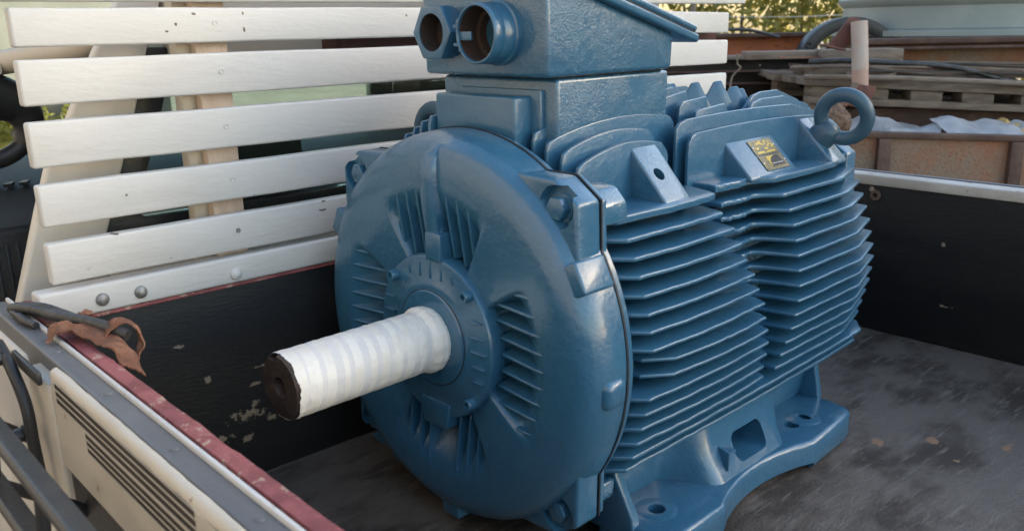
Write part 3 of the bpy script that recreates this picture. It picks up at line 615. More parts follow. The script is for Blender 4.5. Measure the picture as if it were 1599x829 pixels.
for i, z in enumerate(FZ):
    for pts in fin_poly(i, z):
        th = 0.0030 if i else 0.0044
        bm = bmesh.new(); prism_bm(bm, pts, 'z', z - th, z + th); bevel_bm(bm, 0.0023, 3, 40)
        for v in bm.verts:                             # cast plates thicken towards their root and wave a little
            k = max(0.0, (abs(v.co.y) - 0.20) / 0.11); dz = v.co.z - z
            v.co.z = z + dz * (1.5 - 0.6 * k) + 0.0012 * noise.noise(Vector((v.co.x * 14, v.co.y * 10, i * 3.7)))
        f1 = from_bm('cooling_fin', bm, BLUE, motor, 40)
        share(f1, 'cooling_fin', motor, scale=(1, -1, 1))

# ---- top fins (upright plates)
def top_fin(y, prof_top, zr=0.47, th=0.0032, name='top_fin', bev=0.002):
    pts = [(prof_top[0][0], zr)] + prof_top + [(prof_top[-1][0], zr)]
    o = prism(name, pts, 'y', y - th, y + th, BLUE, motor, bev, 2, 40)
    for v in o.data.vertices: v.co.y += 0.0010 * noise.noise(Vector((v.co.x * 12, v.co.z * 9, y * 60)))
    return o
def arcs(x0, x1, z0, zm, z1, n=12, cut=0.014):
    """curved upper edge: quadratic through start, middle and end heights, with a cut far corner"""
    out = [(x0, z0 - 0.012), (x0 + 0.004, z0)]
    for k in range(1, n):
        t = k / n; x = x0 + (x1 - x0) * t
        z = z0 * (1 - t) * (1 - 2 * t) + zm * 4 * t * (1 - t) + z1 * t * (2 * t - 1)
        out.append((x, z))
    out += [(x1 - cut, z1 + 0.001), (x1 - 0.003, z1 - cut * 0.7), (x1, z1 - cut * 1.4)]
    return out
YY = lambda y, x: y - 0.033 * x
for sy in (-1, 1):
    lf = 0.024 if sy > 0 else 0.0; x_s = 0.026 if sy > 0 else 0.0
    top_fin(sy * 0.172, arcs(0.074 - x_s, 0.285, 0.575 + lf, 0.598, 0.586))
    top_fin(sy * 0.147, arcs(0.072 - x_s, 0.285, 0.592 + lf * 0.8, 0.614, 0.604))
    top_fin(sy * 0.122, arcs(0.068 - x_s, 0.372, 0.606 + lf * 0.7, 0.629, 0.618))
    top_fin(sy * 0.098, arcs(0.066 - x_s, 0.30, 0.618 + lf * 0.6, 0.638, 0.636))
    top_fin(sy * 0.074, arcs(0.064, 0.30, 0.626, 0.640, 0.636))
    A2 = [(0.338, 0.555), (0.340, 0.580), (0.347, 0.591), (0.360, 0.595)] + [(0.36 + 0.34 * k / 8, 0.595 + 0.004 * math.sin(PI * k / 8)) for k in range(1, 9)] + [(0.78, 0.590), (0.83, 0.575)]
    top_fin(sy * 0.172, A2)
    B2 = [(0.333, 0.560), (0.334, 0.603), (0.345, 0.611), (0.365, 0.615)] + [(0.365 + 0.33 * k / 8, 0.615 + 0.003 * math.sin(PI * k / 8)) for k in range(1, 9)] + [(0.79, 0.596), (0.83, 0.58)]
    top_fin(sy * 0.152, B2)
    top_fin(sy * 0.130, [(0.415, 0.60), (0.42, 0.620), (0.43, 0.624), (0.505, 0.629), (0.522, 0.610)])
    top_fin(sy * 0.106, [(0.405, 0.60), (0.407, 0.630), (0.418, 0.637), (0.486, 0.641), (0.494, 0.61)])
    top_fin(sy * 0.082, [(0.39, 0.60), (0.392, 0.640), (0.405, 0.645), (0.462, 0.651), (0.47, 0.61)])
    top_fin(sy * 0.128, [(0.57, 0.59), (0.60, 0.622), (0.63, 0.628), (0.71, 0.628), (0.80, 0.608), (0.83, 0.59)])
    top_fin(sy * 0.104, [(0.60, 0.60), (0.64, 0.632), (0.67, 0.637), (0.73, 0.637), (0.81, 0.614), (0.83, 0.60)])
top_fin(-0.05, [(0.37, 0.60), (0.372, 0.648), (0.47, 0.656), (0.49, 0.62)]); top_fin(-0.018, [(0.37, 0.60), (0.372, 0.652), (0.50, 0.660), (0.53, 0.63)])
top_fin(0.018, [(0.37, 0.60), (0.372, 0.652), (0.50, 0.660), (0.53, 0.63)]); top_fin(0.05, [(0.37, 0.60), (0.372, 0.648), (0.47, 0.656), (0.49, 0.62)])
for (x, y, z) in ((0.545, -0.045, 0.660), (0.595, -0.060, 0.660), (0.635, -0.070, 0.648), (0.69, -0.05, 0.64), (0.57, 0.05, 0.655), (0.62, 0.06, 0.65)):
    bm = bmesh.new(); prism_bm(bm, [(-0.075, -0.13), (-0.008, -0.002), (0.006, 0.0), (0.03, -0.045), (0.05, -0.13)], 'y', -0.004, 0.004); bevel_bm(bm, 0.002, 2, 40)
    bm.transform(Matrix.Translation((x, y, z)) @ Matrix.Rotation(R_(-40), 4, 'Z')); from_bm('top_fin', bm, BLUE, motor, 40)

# ---- gusset pads on the shoulder
def gusset(name, x0, x1, ytop, ztop, ybot, zbot, m=BLUE):
    o = prism(name, [(-ybot, zbot - 0.006), (-ybot, zbot), (-ytop, ztop), (-0.150, ztop - 0.001), (-0.150, zbot - 0.006)], 'x', x0, x1, m, motor, 0.003, 3); return o
g1 = gusset('lifting_pad', 0.192, 0.253, 0.170, 0.5945, 0.240, 0.516, BLUE_R)
nrm = Vector((0, -(0.5945 - 0.516), 0.240 - 0.170)).normalized(); nrm = Vector((0, -abs(nrm.y), abs(nrm.z)))
cc = Vector((0.224, -0.205, 0.556))
bm = bmesh.new(); lathe_bm(bm, [(-0.03, 0), (-0.03, 0.0105), (0.02, 0.0105), (0.02, 0)], 'z', 20); bm.transform(Matrix.Translation(cc) @ nrm.to_track_quat('Z', 'Y').to_matrix().to_4x4())
boolean(g1, [from_bm('cut', bm, None, None)])
bm = bmesh.new(); lathe_bm(bm, [(-0.0285, 0), (-0.0285, 0.0098), (-0.02, 0.0103), (-0.016, 0.0094), (-0.012, 0.0103), (-0.008, 0.0094), (-0.006, 0.0104)], 'z', 18); bm.transform(Matrix.Translation(cc) @ nrm.to_track_quat('Z', 'Y').to_matrix().to_4x4())
from_bm('thread_hole', bm, SEAM, None, 40).parent = g1
g2 = gusset('plate_pad', 0.443, 0.592, 0.172, 0.573, 0.228, 0.516)
g3 = gusset('lifting_pad', 0.690, 0.745, 0.172, 0.592, 0.246, 0.516, BLUE_R)
# nameplates lie on the sloping face of the plate pad
e1 = Vector((1, 0, 0)); dwn = Vector((0, -(0.228 - 0.172), -(0.573 - 0.516))).normalized(); up_ = e1.cross(dwn); up_ = up_ if up_.z > 0 else -up_
base = Vector((0.443, -0.172, 0.573))
def plate_pt(u, v, h=0.0): return base + e1 * (0.0955 + (u - 0.0975) * 1.2) + dwn * (0.0025 + v * 1.06) + up_ * h
def plate(name, u0, u1, v0, v1, h0, h1, m, parent):
    bm = bmesh.new(); pts = [(u0, v0), (u1, v0), (u1, v1), (u0, v1)]
    a = [bm.verts.new(plate_pt(u, v, h0)) for u, v in pts]; b = [bm.verts.new(plate_pt(u, v, h1)) for u, v in pts]
    bm.faces.new(a[::-1]); bm.faces.new(b)
    for i in range(4): bm.faces.new((a[i], a[(i + 1) % 4], b[(i + 1) % 4], b[i]))
    return from_bm(name, bm, m, parent, 0)
def flat(name, pts, h, m, parent):
    bm = bmesh.new(); bm.faces.new([bm.verts.new(plate_pt(u, v, h)) for u, v in pts]); o = from_bm(name, bm, m, parent, 0); return o
n1 = plate('nameplate', 0.067, 0.128, 0.007, 0.036, 0.0004, 0.0016, PLATES, motor); n1['label'] = 'yellow and silver nameplate with embossed lettering'
n2 = plate('nameplate', 0.067, 0.128, 0.038, 0.066, 0.0004, 0.0016, PLATES, motor); n2['label'] = 'nameplate with yellow corner and black field'
prr = random.Random(5)
# illegible embossed yellow lettering strokes
strokes = []
for k in range(17):
    u_ = 0.074 + 0.0029 * k + prr.uniform(-.0012, .0012); v_ = 0.012 + 0.0145 * prr.random(); an = R_(prr.uniform(-35, 25)); ln = prr.uniform(0.003, 0.0075)
    strokes.append(((u_, v_), (min(u_ + ln * math.cos(an), 0.1245), v_ + ln * math.sin(an))))
strokes += [((.074, .0315), (.092, .032)), ((.097, .0322), (.120, .0315))]
for (a, b) in strokes:
    a = Vector((a[0], a[1], 0)); b = Vector((b[0], b[1], 0)); d = (b - a).normalized(); q = Vector((-d.y, d.x, 0)) * 0.0016
    flat('lettering', [(a - q)[:2], (b - q)[:2], (b + q)[:2], (a + q)[:2]], 0.0019 + prr.random() * 0.0002, PLATEY, n1)
flat('black_field', [(0.088, 0.0605), (0.091, 0.050), (0.098, 0.044), (0.108, 0.0405), (0.117, 0.0405), (0.123, 0.058), (0.122, 0.0605)], 0.0018, PLATEK, n2)
flat('yellow_corner', [(0.084, 0.0405), (0.106, 0.0405), (0.097, 0.043), (0.0895, 0.049), (0.0865, 0.059)], 0.00185, PLATEY, n2)
for k in range(7): flat('lettering', [(0.0905 + k * 0.0042, 0.0545), (0.0935 + k * 0.0042, 0.0545), (0.0935 + k * 0.0042, 0.0558), (0.0905 + k * 0.0042, 0.0558)], 0.0020, ALU, n2)
for n_, vv in ((n1, 0.021), (n2, 0.052)):
    for u in (0.0695, 0.1255):
        bm = bmesh.new(); lathe_bm(bm, [(0.0016, 0.0022), (0.003, 0.0018), (0.0036, 0)], 'z', 12); bm.transform(Matrix.Translation(plate_pt(u, vv)) @ up_.to_track_quat('Z', 'Y').to_matrix().to_4x4()); from_bm('rivet', bm, ALU, n_, 50)

# ---- lifting eyes
def lifting_eye(base, d, ringdir, name='lifting_eye'):
    """base collar along d, ring whose plane contains d and ringdir"""
    d = Vector(d).normalized(); base = Vector(base); bm = bmesh.new()
    lathe_bm(bm, [(-0.012, 0), (-0.012, 0.026), (0.010, 0.0255), (0.020, 0.023), (0.030, 0.019), (0.036, 0.0)], 'z', 32)
    bm.transform(Matrix.Translation(base) @ d.to_track_quat('Z', 'Y').to_matrix().to_4x4())
    c = base + d * 0.056; e = Vector(ringdir); e = (e - d * e.dot(d)).normalized(); nrm = d.cross(e)
    NR, NS = 48, 18; rg = []
    for i in range(NR):
        t = 2 * PI * i / NR; rad = d * math.cos(t) + e * math.sin(t)
        rg.append([bm.verts.new(c + rad * (0.0405 + 0.0130 * math.cos(2 * PI * k / NS)) + nrm * 0.0130 * math.sin(2 * PI * k / NS)) for k in range(NS)])
    for i in range(NR):
        for k in range(NS): bm.faces.new((rg[i][k], rg[(i + 1) % NR][k], rg[(i + 1) % NR][(k + 1) % NS], rg[i][(k + 1) % NS]))
    return from_bm(name, bm, EYE, motor, 60)
EYE = mat('grey_blue_eye_paint', (0.045, 0.10, 0.150), 0.36, c2=(0.038, 0.085, 0.13), scale=20, bump=0.06, bscale=150)
nr3 = Vector((0, -(0.592 - 0.516), (0.246 - 0.172))).normalized()
nv = Vector((-0.88, -0.46, 0.10)); nv = nv - nr3 * nv.dot(nr3)
lifting_eye((0.717, -0.207, 0.556), nr3, nr3.cross(nv))
gl_ = prism('lifting_pad', [(0.240, 0.51), (0.240, 0.516), (0.172, 0.592), (0.15, 0.592), (0.15, 0.51)], 'x', 0.135, 0.195, BLUE, motor, 0.003, 3)
lifting_eye((0.165, 0.193, 0.548), (0, 0.72, 0.70), (0, 1, -1))

# ---- terminal box
tb = prism('terminal_box_base', [(0.092, 0.58), (0.350, 0.58), (0.352, 0.6915), (0.090, 0.6915)], 'y', -0.124, 0.118, BLUE_R, motor, 0.006, 3)
box('pedestal_plate', (0.048, -0.082, 0.59), (0.095, 0.090, 0.668), BLUE, None, 0.005, 3).parent = tb
box('pedestal_rim', (0.082, -0.100, 0.59), (0.0915, 0.068, 0.676), BLUE, None, 0.002, 2).parent = tb
tbx = prism('terminal_box', [(0.062, 0.694), (0.347, 0.694), (0.350, 0.748), (0.196, 0.790), (0.060, 0.827)], 'y', -0.133, 0.128, BLUE_R, motor, 0.007, 3)
box('gasket', (0.096, -0.118, 0.690), (0.340, 0.112, 0.696), SEAM).parent = tbx
sl = math.atan2(0.827 - 0.748, 0.35 - 0.06)
def slab(name, x0, x1, off, th, y0, y1, m, bev):
    """slab parallel to the sloping lid"""
    p = lambda x, o: (x + math.sin(sl) * o, 0.748 + (0.350 - x) * math.tan(sl) + math.cos(sl) * o)
    o = prism(name, [p(x0, off), p(x1, off), p(x1, off + th), p(x0, off + th)], 'y', y0, y1, m, motor, bev, 3); o.parent = tbx; return o
slab('box_rim', 0.045, 0.402, -0.002, 0.013, -0.145, 0.140, BLUE, 0.004)
slab('lid_gasket', 0.052, 0.396, 0.0105, 0.004, -0.139, 0.134, SEAM, 0)
slab('lid', 0.050, 0.398, 0.0142, 0.010, -0.141, 0.136, BLUE_R, 0.004)
for (x, y) in ((0.392, -0.10), (0.392, 0.1), (0.065, -0.1)):
    zz = 0.748 + (0.35 - x) * math.tan(sl) + 0.023; hexhead('lid_bolt', (x + 0.006, y, zz), (math.sin(sl), 0, math.cos(sl)), 0.010, 0.009, BLUE, None).parent = tbx
# cable entries
def ring_profile(name, prof, c, m, n=48):
    o = lathe(name, prof, m, None, 'x', n, c); o.parent = tbx; return o
hx = 0.064; hc = (0.0, 0.064, 0.756)
bm = bmesh.new(); prism_bm(bm, [(hc[1] + 0.043 * math.cos(i * PI / 3), hc[2] + 0.043 * math.sin(i * PI / 3)) for i in range(6)], 'x', 0.024, 0.050); bevel_bm(bm, 0.0025, 2)
hexn = from_bm('hexagon_gland', bm, BLUE, None)
boolean(hexn, [lathe('cut', [(-0.05, 0), (-0.05, 0.027), (0.2, 0.027), (0.2, 0)], None, None, 'x', 40, hc)]); hexn.parent = tbx
ring_profile('gland_neck', [(0.049, 0.036), (0.066, 0.037), (0.066, 0.027), (0.049, 0.027)], hc, BLUE)
ring_profile('gland_bore', [(0.026, 0.0269), (0.058, 0.0265), (0.0585, 0.0)], hc, RUSTIN)
c2 = (0.0, -0.044, 0.754)
tubeo = ring_profile('round_cable_entry', [(0.064, 0.0445), (0.052, 0.0445), (0.050, 0.042), (0.035, 0.0415), (0.033, 0.0402), (0.030, 0.0402), (0.028, 0.0412), (0.014, 0.0408), (0.0125, 0.0395), (0.0125, 0.0375), (0.014, 0.0365), (0.066, 0.0365)], c2, BLUE)
ring_profile('entry_bore', [(0.016, 0.0364), (0.048, 0.0362), (0.049, 0.030), (0.062, 0.029), (0.063, 0)], c2, RUSTIN)
o = tube('clamp_screw', [(0.024, c2[1] + 0.045, 0.730), (0.024, c2[1] + 0.045, 0.774)], 0.0022, BLUE, None, 8); o.parent = tbx
for z in (0.739, 0.764): 
    o = box('clamp_ear', (0.018, c2[1] + 0.036, z - 0.0025), (0.031, c2[1] + 0.052, z + 0.0025), BLUE, None, 0.001); o.parent = tbx
o = box('clamp_tongue', (0.016, c2[1] + 0.012, 0.745), (0.019, c2[1] + 0.037, 0.757), BLUE, None, 0.001); o.parent = tbx
o = hexhead('clamp_bolt', (0.024, c2[1] + 0.045, 0.768), (0, 0, 1), 0.005, 0.006, BLUE, None); o.parent = tbx

# ---- feet
def foot(sy):
    q = [(0.092, 0.20), (0.092, 0.300), (0.100, 0.322), (0.115, 0.331), (0.235, 0.333)]
    for k in range(1, 16):                             # waisted outer edge
        t = k / 16; x = 0.235 + 0.29 * t; q.append((x, 0.333 - 0.030 * math.sin(PI * min(1, t * 1.0)) ** 0.8 - 0.002 * t))
    q += [(0.527, 0.331), (0.655, 0.326), (0.690, 0.320), (0.705, 0.305), (0.712, 0.27), (0.705, 0.20)]
    bm = bmesh.new(); prism_bm(bm, [(x, sy * y) for x, y in q], 'z', 0.0015, 0.054); bevel_bm(bm, 0.010, 4, 30)
    o = from_bm('foot', bm, BLUE, None)
    cuts = [lathe('cut', [(-0.1, 0), (-0.1, 0.0135), (0.2, 0.0135), (0.2, 0)], None, None, 'z', 28, (x, sy * y, 0)) for x, y in ((0.158, 0.262), (0.560, 0.268), (0.612, 0.270))]
    bm = bmesh.new(); box_bm(bm, (0.26, sy * 0.25 - 0.2, -0.02), (0.53, sy * 0.25 + 0.2, 0.013)); cuts.append(from_bm('cut', bm, None, None))
    boolean(o, cuts); o.parent = motor
    for (x, y) in ((0.158, 0.262), (0.6, 0.269)):
        sf = lathe('spot_face', [(0.0540, 0.0145), (0.0545, 0.0145), (0.0545, 0.031), (0.0540, 0.032)], BLUE, None, 'z', 40, (x, sy * y, 0)); sf.parent = o
    # bracket wall with the bulged middle and the hand hole
    bm = bmesh.new(); nX = 56; levels = [(0.050, 0.0), (0.075, 0.35), (0.10, 0.62), (0.125, 0.8), (0.16, 1.0)]
    def ywall(x):                                      # depth at foot level
        b = sstep(0.225, 0.290, x) * (1 - sstep(0.47, 0.585, x)); return 0.207 + 0.090 * b
    def ytop(x): return 0.222 + 0.030 * sstep(0.22, 0.30, x) * (1 - sstep(0.5, 0.6, x))
    ro = []
    for k in range(nX + 1):
        x = 0.094 + 0.61 * k / nX
        col = [bm.verts.new((x, sy * (ywall(x) + (ytop(x) - ywall(x)) * t), z)) for z, t in levels]
        back = [bm.verts.new((x, sy * 0.165, levels[-1][0])), bm.verts.new((x, sy * 0.165, 0.05))]
        ro.append(col + back)
    m_ = len(ro[0])
    for A, B in zip(ro, ro[1:]):
        for k in range(m_): bm.faces.new((A[k], B[k], B[(k + 1) % m_], A[(k + 1) % m_]))
    bm.faces.new(ro[0]); bm.faces.new(ro[-1][::-1])
    w = from_bm('foot_bracket', bm, BLUE, None, 50)
    hole = []
    for (cx_, cz_, a0) in ((0.428, 0.095, 0), (0.366, 0.095, 90), (0.366, 0.079, 180), (0.428, 0.079, 270)):
        for k in range(7): a = R_(a0 + 15 * k); hole.append((cx_ + 0.015 * math.cos(a), cz_ + 0.015 * math.sin(a)))
    ct = prism('cut', hole, 'y', min(sy * 0.2, sy * 0.4), max(sy * 0.2, sy * 0.4), None)
    ct2 = prism('cut', [(0.368, 0.062), (0.430, 0.062), (0.437, 0.070), (0.437, 0.094), (0.430, 0.102), (0.374, 0.102), (0.367, 0.094)], 'y', min(sy * 0.10, sy * 0.3), max(sy * 0.10, sy * 0.3), None)
    bpy.data.objects.remove(ct2)
    boolean(w, [ct]); w.parent = motor
    bk = prism('hole_shade_sheet', [(0.351, 0.072), (0.412, 0.072), (0.420, 0.080), (0.420, 0.098), (0.412, 0.1095), (0.360, 0.1095), (0.3515, 0.098)], 'y', min(sy * 0.229, sy * 0.2265), max(sy * 0.229, sy * 0.2265), SEAM, None); bk.parent = w  # dark sheet standing in for the shaded inside of the hole
    for (x0, x1, yo) in ((0.090, 0.108, 0.272), (0.700, 0.716, 0.252)):
        wb = prism('foot_web', [(sy * 0.16, 0.03), (sy * yo, 0.03), (sy * (yo - 0.004), 0.066), (sy * 0.236, 0.125), (sy * 0.228, 0.17), (sy * 0.16, 0.17)], 'x', x0, x1, BLUE, None, 0.004, 3); wb.parent = motor
    return w
fw_ = foot(-1); foot(1)
er = prism('earth_terminal', [(-0.240, 0.072), (-0.290, 0.066), (-0.290, 0.098), (-0.240, 0.108)], 'x', 0.312, 0.317, BLUE, motor, 0.001)
o = box('terminal_foot', (0.3172, -0.2895, 0.0935), (0.334, -0.258, 0.098), BLUE, None, 0.001); o.parent = er
o = hexhead('earth_bolt', (0.3172, -0.276, 0.080), (1, 0, 0), 0.0085, 0.014, BLUE, None); o.parent = er
# weld bead under the fins
tag(motor, 'large blue finned electric motor with white taped shaft standing in the truck bed', 'motor')

# ================================================================== STRAP AND LEATHER IN THE CORNER
def fillet_strip(name, path, width, m, thick=0.002, nw=7, wob=0.006, seed=0):
    """soft strip following a path of (centre, side vector)"""
    bm = bmesh.new(); top = []; bot = []
    pts = spline([p for p, s in path], 7); sd_ = spline([s for p, s in path], 7)
    for i, (p, s) in enumerate(zip(pts, sd_)):
        s = s.normalized(); nx = pts[min(i + 1, len(pts) - 1)] - pts[max(i - 1, 0)]; nn = nx.cross(s).normalized()
        a, b = [], []
        for k in range(nw):
            u = (k / (nw - 1) - 0.5) * width; q = p + s * (u + 0.004 * noise.noise(Vector((i * .3, k, seed)))) + nn * wob * noise.noise(Vector((i * .22, k * .5, seed + 5)))
            a.append(bm.verts.new(q)); b.append(bm.verts.new(q + nn * thick))
        top.append(a); bot.append(b)
    n = len(pts)
    for i in range(n - 1):
        for k in range(nw - 1):
            bm.faces.new((top[i][k], top[i][k + 1], top[i + 1][k + 1], top[i + 1][k])); bm.faces.new((bot[i][k], bot[i + 1][k], bot[i + 1][k + 1], bot[i][k + 1]))
        for k in (0, nw - 1): bm.faces.new((top[i][k], top[i + 1][k], bot[i + 1][k], bot[i][k]))
    for e_ in (0, n - 1):
        for k in range(nw - 1): bm.faces.new((top[e_][k], top[e_][k + 1], bot[e_][k + 1], bot[e_][k]))
    return from_bm(name, bm, m, None, 60)
V = Vector
rag = fillet_strip('leather_strip', [(V((-0.520, 0.160, 0.404)), V((0.4, 1, 0.3))), (V((-0.505, 0.155, 0.413)), V((0.4, 1, 0.1))), (V((-0.488, 0.135, 0.411)), V((0.6, 1, 0.2))), (V((-0.474, 0.095, 0.406)), V((0.9, 0.7, 0.1))),
                                     (V((-0.468, 0.06, 0.398)), V((1, 0.3, -0.5))), (V((-0.466, 0.03, 0.380)), V((1, 0.2, -0.9)))], 0.032, LEATHER, 0.0018, 9, 0.006, 2)
tag(rag, 'torn brown leather strip draped over the red gate edge', 'leather strip')
loop = fillet_strip('leather_loop', [(V((-0.470, 0.105, 0.404)), V((0.2, 1, 0.1))), (V((-0.455, 0.105, 0.420)), V((0.1, 1, 0.2))), (V((-0.440, 0.095, 0.415)), V((0, 1, 0.3))), (V((-0.436, 0.085, 0.395)), V((0, 1, 0.2))), (V((-0.446, 0.08, 0.378)), V((0, 1, 0.0)))], 0.016, LEATHER, 0.002, 5, 0.004, 8)
tag(loop, 'small curled brown leather loop around the black strap end', 'leather loop')
st = empty('rubber_strap', (-0.50, 0.2, 0.405)); so = -Vector(st.location)
def stp(o): o.parent = st; o.location = so; return o
stp(tube('strand', spline([(-0.522, 0.315, 0.405), (-0.510, 0.27, 0.411), (-0.492, 0.205, 0.412), (-0.478, 0.16, 0.414), (-0.462, 0.115, 0.412), (-0.448, 0.088, 0.405)]), 0.0075, RUBBER, None, 10))
stp(tube('strand', spline([(-0.515, 0.325, 0.404), (-0.495, 0.275, 0.410), (-0.482, 0.225, 0.409), (-0.474, 0.175, 0.409), (-0.466, 0.15, 0.406)]), 0.006, RUBBER, None, 10))
stp(tube('strand', spline([(-0.525, 0.305, 0.403), (-0.524, 0.275, 0.4035), (-0.522, 0.25, 0.4025), (-0.517, 0.225, 0.401)]), [0.004] * 6 + [0.006] * 7 + [0.005] * 6, RUBBER, None, 10))
tag(st, 'black rubber tie strap lying over the front corner of the gate', 'strap')
tw = fillet_strip('leather_scrap', [(V((-0.452, 0.215, 0.404)), V((0.3, 1, 0.1))), (V((-0.462, 0.20, 0.412)), V((0.3, 1, 0.1))), (V((-0.475, 0.19, 0.410)), V((0.3, 1, 0.4)))], 0.02, LEATHER, 0.003, 5, 0.008, 4)
tag(tw, 'little brown leather scrap tucked behind the black strap', 'leather scrap')

# ================================================================== SCRAP YARD (own axes: a across, b away, z up)
AX, BX = Vector((0.7346, -0.6785, 0)), Vector((0.6785, 0.7346, 0))
ORG = Vector((CAM.x, CAM.y, 0)); YAW = math.atan2(-0.6785, 0.7346)
def W(a, b, z): return ORG + AX * a + BX * b + Vector((0, 0, z))
def yard(name, a, b, z=GZ): return empty(name, W(a, b, z), YAW)
def yb(name, root, lo, hi, m, bev=0.0):
    """box in yard axes, parented to root whose a,b,z is stored"""
    o = box(name, (lo[0] - root['a'], lo[1] - root['b'], lo[2] - root['z']), (hi[0] - root['a'], hi[1] - root['b'], hi[2] - root['z']), m, root, bev); return o
def yroot(name, a, b, z=GZ):
    r = yard(name, a, b, z); r['a'] = a; r['b'] = b; r['z'] = z; return r
def local(r, p): return (p[0] - r['a'], p[1] - r['b'], p[2] - r['z'])

# rusty bin
rb = yroot('scrap_bin', 1.9, 3.5)
tilt = -0.045
def bin_wall(name, a0, a1, b0, b1, z0, z1, m=RUST):
    o = yb(name, rb, (a0, b0, z0), (a1, b1, z1), m, 0.004)
    for v in o.data.vertices: v.co.z += (v.co.x + rb['a'] - 1.2) * tilt * (1 if v.co.z > 0.3 else 0)
    return o
bin_wall('front_wall', 1.12, 2.9, 3.0, 3.03, GZ, 0.385); bin_wall('back_wall', 1.12, 2.9, 3.97, 4.0, GZ, 0.34)
bin_wall('side_wall', 1.12, 1.15, 3.03, 3.97, GZ, 0.36); bin_wall('side_wall', 2.87, 2.9, 3.03, 3.97, GZ, 0.36)
bin_wall('rim', 1.10, 2.92, 2.985, 3.035, 0.372, 0.392, RUSTD)
for a in (1.245, 1.70, 2.2, 2.7): bin_wall('stiffener', a, a + 0.045, 2.975, 3.0, GZ, 0.371, RUSTD)
bin_wall('floor', 1.15, 2.87, 3.03, 3.97, GZ, GZ + 0.03)
tag(rb, 'rusty steel scrap bin behind the far side gate', 'bin')
# crumpled sheets in the bin
rs = random.Random(21)
def sheet(a, b, z, w, d, m, seed, label, tilt_=0.3):
    bm = bmesh.new(); n = 22; vs_ = []; q_ = random.Random(seed); folds = sorted(q_.uniform(-0.5, 0.5) for _ in range(5)); amps = [q_.uniform(-1.6, 1.6) for _ in range(6)]
    for i in range(n):
        row = []
        for j in range(n):
            u, v = (i / (n - 1) - 0.5), (j / (n - 1) - 0.5); w_ = u + 0.35 * v; h = 0; pu = -0.7
            for k_, f_ in enumerate(folds + [9]):
                h += (min(w_, f_) - pu) * amps[k_] * w * 0.5 if w_ > pu else 0; pu = f_
            row.append(bm.verts.new((u * w + 0.01 * noise.noise(Vector((v * 9, seed, 0))), v * d, h * 0.55 + 0.02 * noise.noise(Vector((u * 5, v * 5, seed))) + v * d * tilt_)))
        vs_.append(row)
    for i in range(n - 1):
        for j in range(n - 1): bm.faces.new((vs_[i][j], vs_[i + 1][j], vs_[i + 1][j + 1], vs_[i][j + 1]))
    r = bmesh.ops.solidify(bm, geom=bm.faces[:], thickness=0.002)
    o = from_bm('crumpled_sheet', bm, m, None, 14); o.location = W(a, b, z); o.rotation_euler = (0, 0, YAW + rs.uniform(-.5, .5))
    tag(o, label, 'scrap sheet', 'crumpled sheets in the rusty bin')
for k, (a, b, z, w, d, m, l) in enumerate([(1.42, 3.28, 0.335, 0.34, 0.3, CRUMP, 'crumpled white sheet nearest the lifting eye in the rusty bin'), (1.58, 3.38, 0.335, 0.3, 0.3, CRUMP, 'bent white sheet second from the left in the rusty bin'), (1.76, 3.25, 0.315, 0.3, 0.3, CRUMP, 'folded white sheet in the middle of the rusty bin'),
                                           (1.93, 3.30, 0.31, 0.18, 0.3, YELLOW, 'yellow tinted sheet among the white ones in the rusty bin'), (2.06, 3.28, 0.305, 0.3, 0.3, CRUMP, 'crumpled white sheet at the right edge of the picture in the bin'), (2.3, 3.4, 0.25, 0.4, 0.3, CRUMP, 'crumpled white sheet at the far right end of the bin')]):
    sheet(a, b, z, w, d, m, k * 3.3 + 1, l)

# trestle carrying the pallets
tr = yroot('steel_trestle', 1.9, 4.1)
yb('beam', tr, (1.24, 3.66, 0.30), (3.0, 3.80, 0.405), RUSTD, 0.006); yb('beam', tr, (1.24, 4.45, 0.30), (3.0, 4.6, 0.405), RUSTD, 0.006)
yb('web_sheet', tr, (1.22, 4.02, GZ), (3.0, 4.06, 0.40), DARKP)
for a in (1.26, 2.85):
    for b in (3.68, 4.47): yb('leg', tr, (a, b, GZ), (a + 0.1, b + 0.1, 0.30), RUSTD, 0.004)
tag(tr, 'dark rusty steel trestle under the weathered pallet', 'trestle')
def shear(o, k, a0=1.2):
    for v in o.data.vertices: v.co.z += k * v.co.x
    return o
pl = yroot('timber_pallet', 1.2, 3.6, 0.406)
SH = -0.062
def pb_(name, lo, hi, m=PALLETW, j=0.004):
    o = yb(name, pl, lo, hi, m, 0.003)
    for v in o.data.vertices: v.co.z += SH * v.co.x + 0.006 * noise.noise(v.co * 9)
    return o
for b in (3.58, 4.05, 4.5): pb_('bottom_board', (1.205, b, 0.438), (2.5, b + 0.1, 0.466))
for b in (3.585, 4.055, 4.5):
    for (a0, a1) in ((1.205, 1.31), (1.44, 1.52), (1.61, 1.74), (1.82, 1.95), (2.06, 2.2), (2.35, 2.48)): pb_('block', (a0, b, 0.467), (a1, b + 0.09, 0.507))
for k in range(8): 
    pass
for b in (3.575, 3.72, 3.87, 4.02, 4.17, 4.32, 4.47): pb_('top_board', (1.155 + rs.uniform(-.02, .03), b, 0.508), (2.52, b + 0.12, 0.538 + rs.uniform(0, .006)))
pb_('under_block', (1.205, 3.6, 0.408), (1.32, 3.7, 0.437))
tag(pl, 'weathered timber pallet on the trestle behind the lifting eye', 'pallet')
def hose(name, pts, r, m, label, cat='hose', k=8):
    P0 = W(*pts[0]); o = tube(name, [Vector(q) - P0 for q in spline([W(*p) for p in pts], k)], r, m, None, 8); o.location = P0; return tag(o, label, cat)
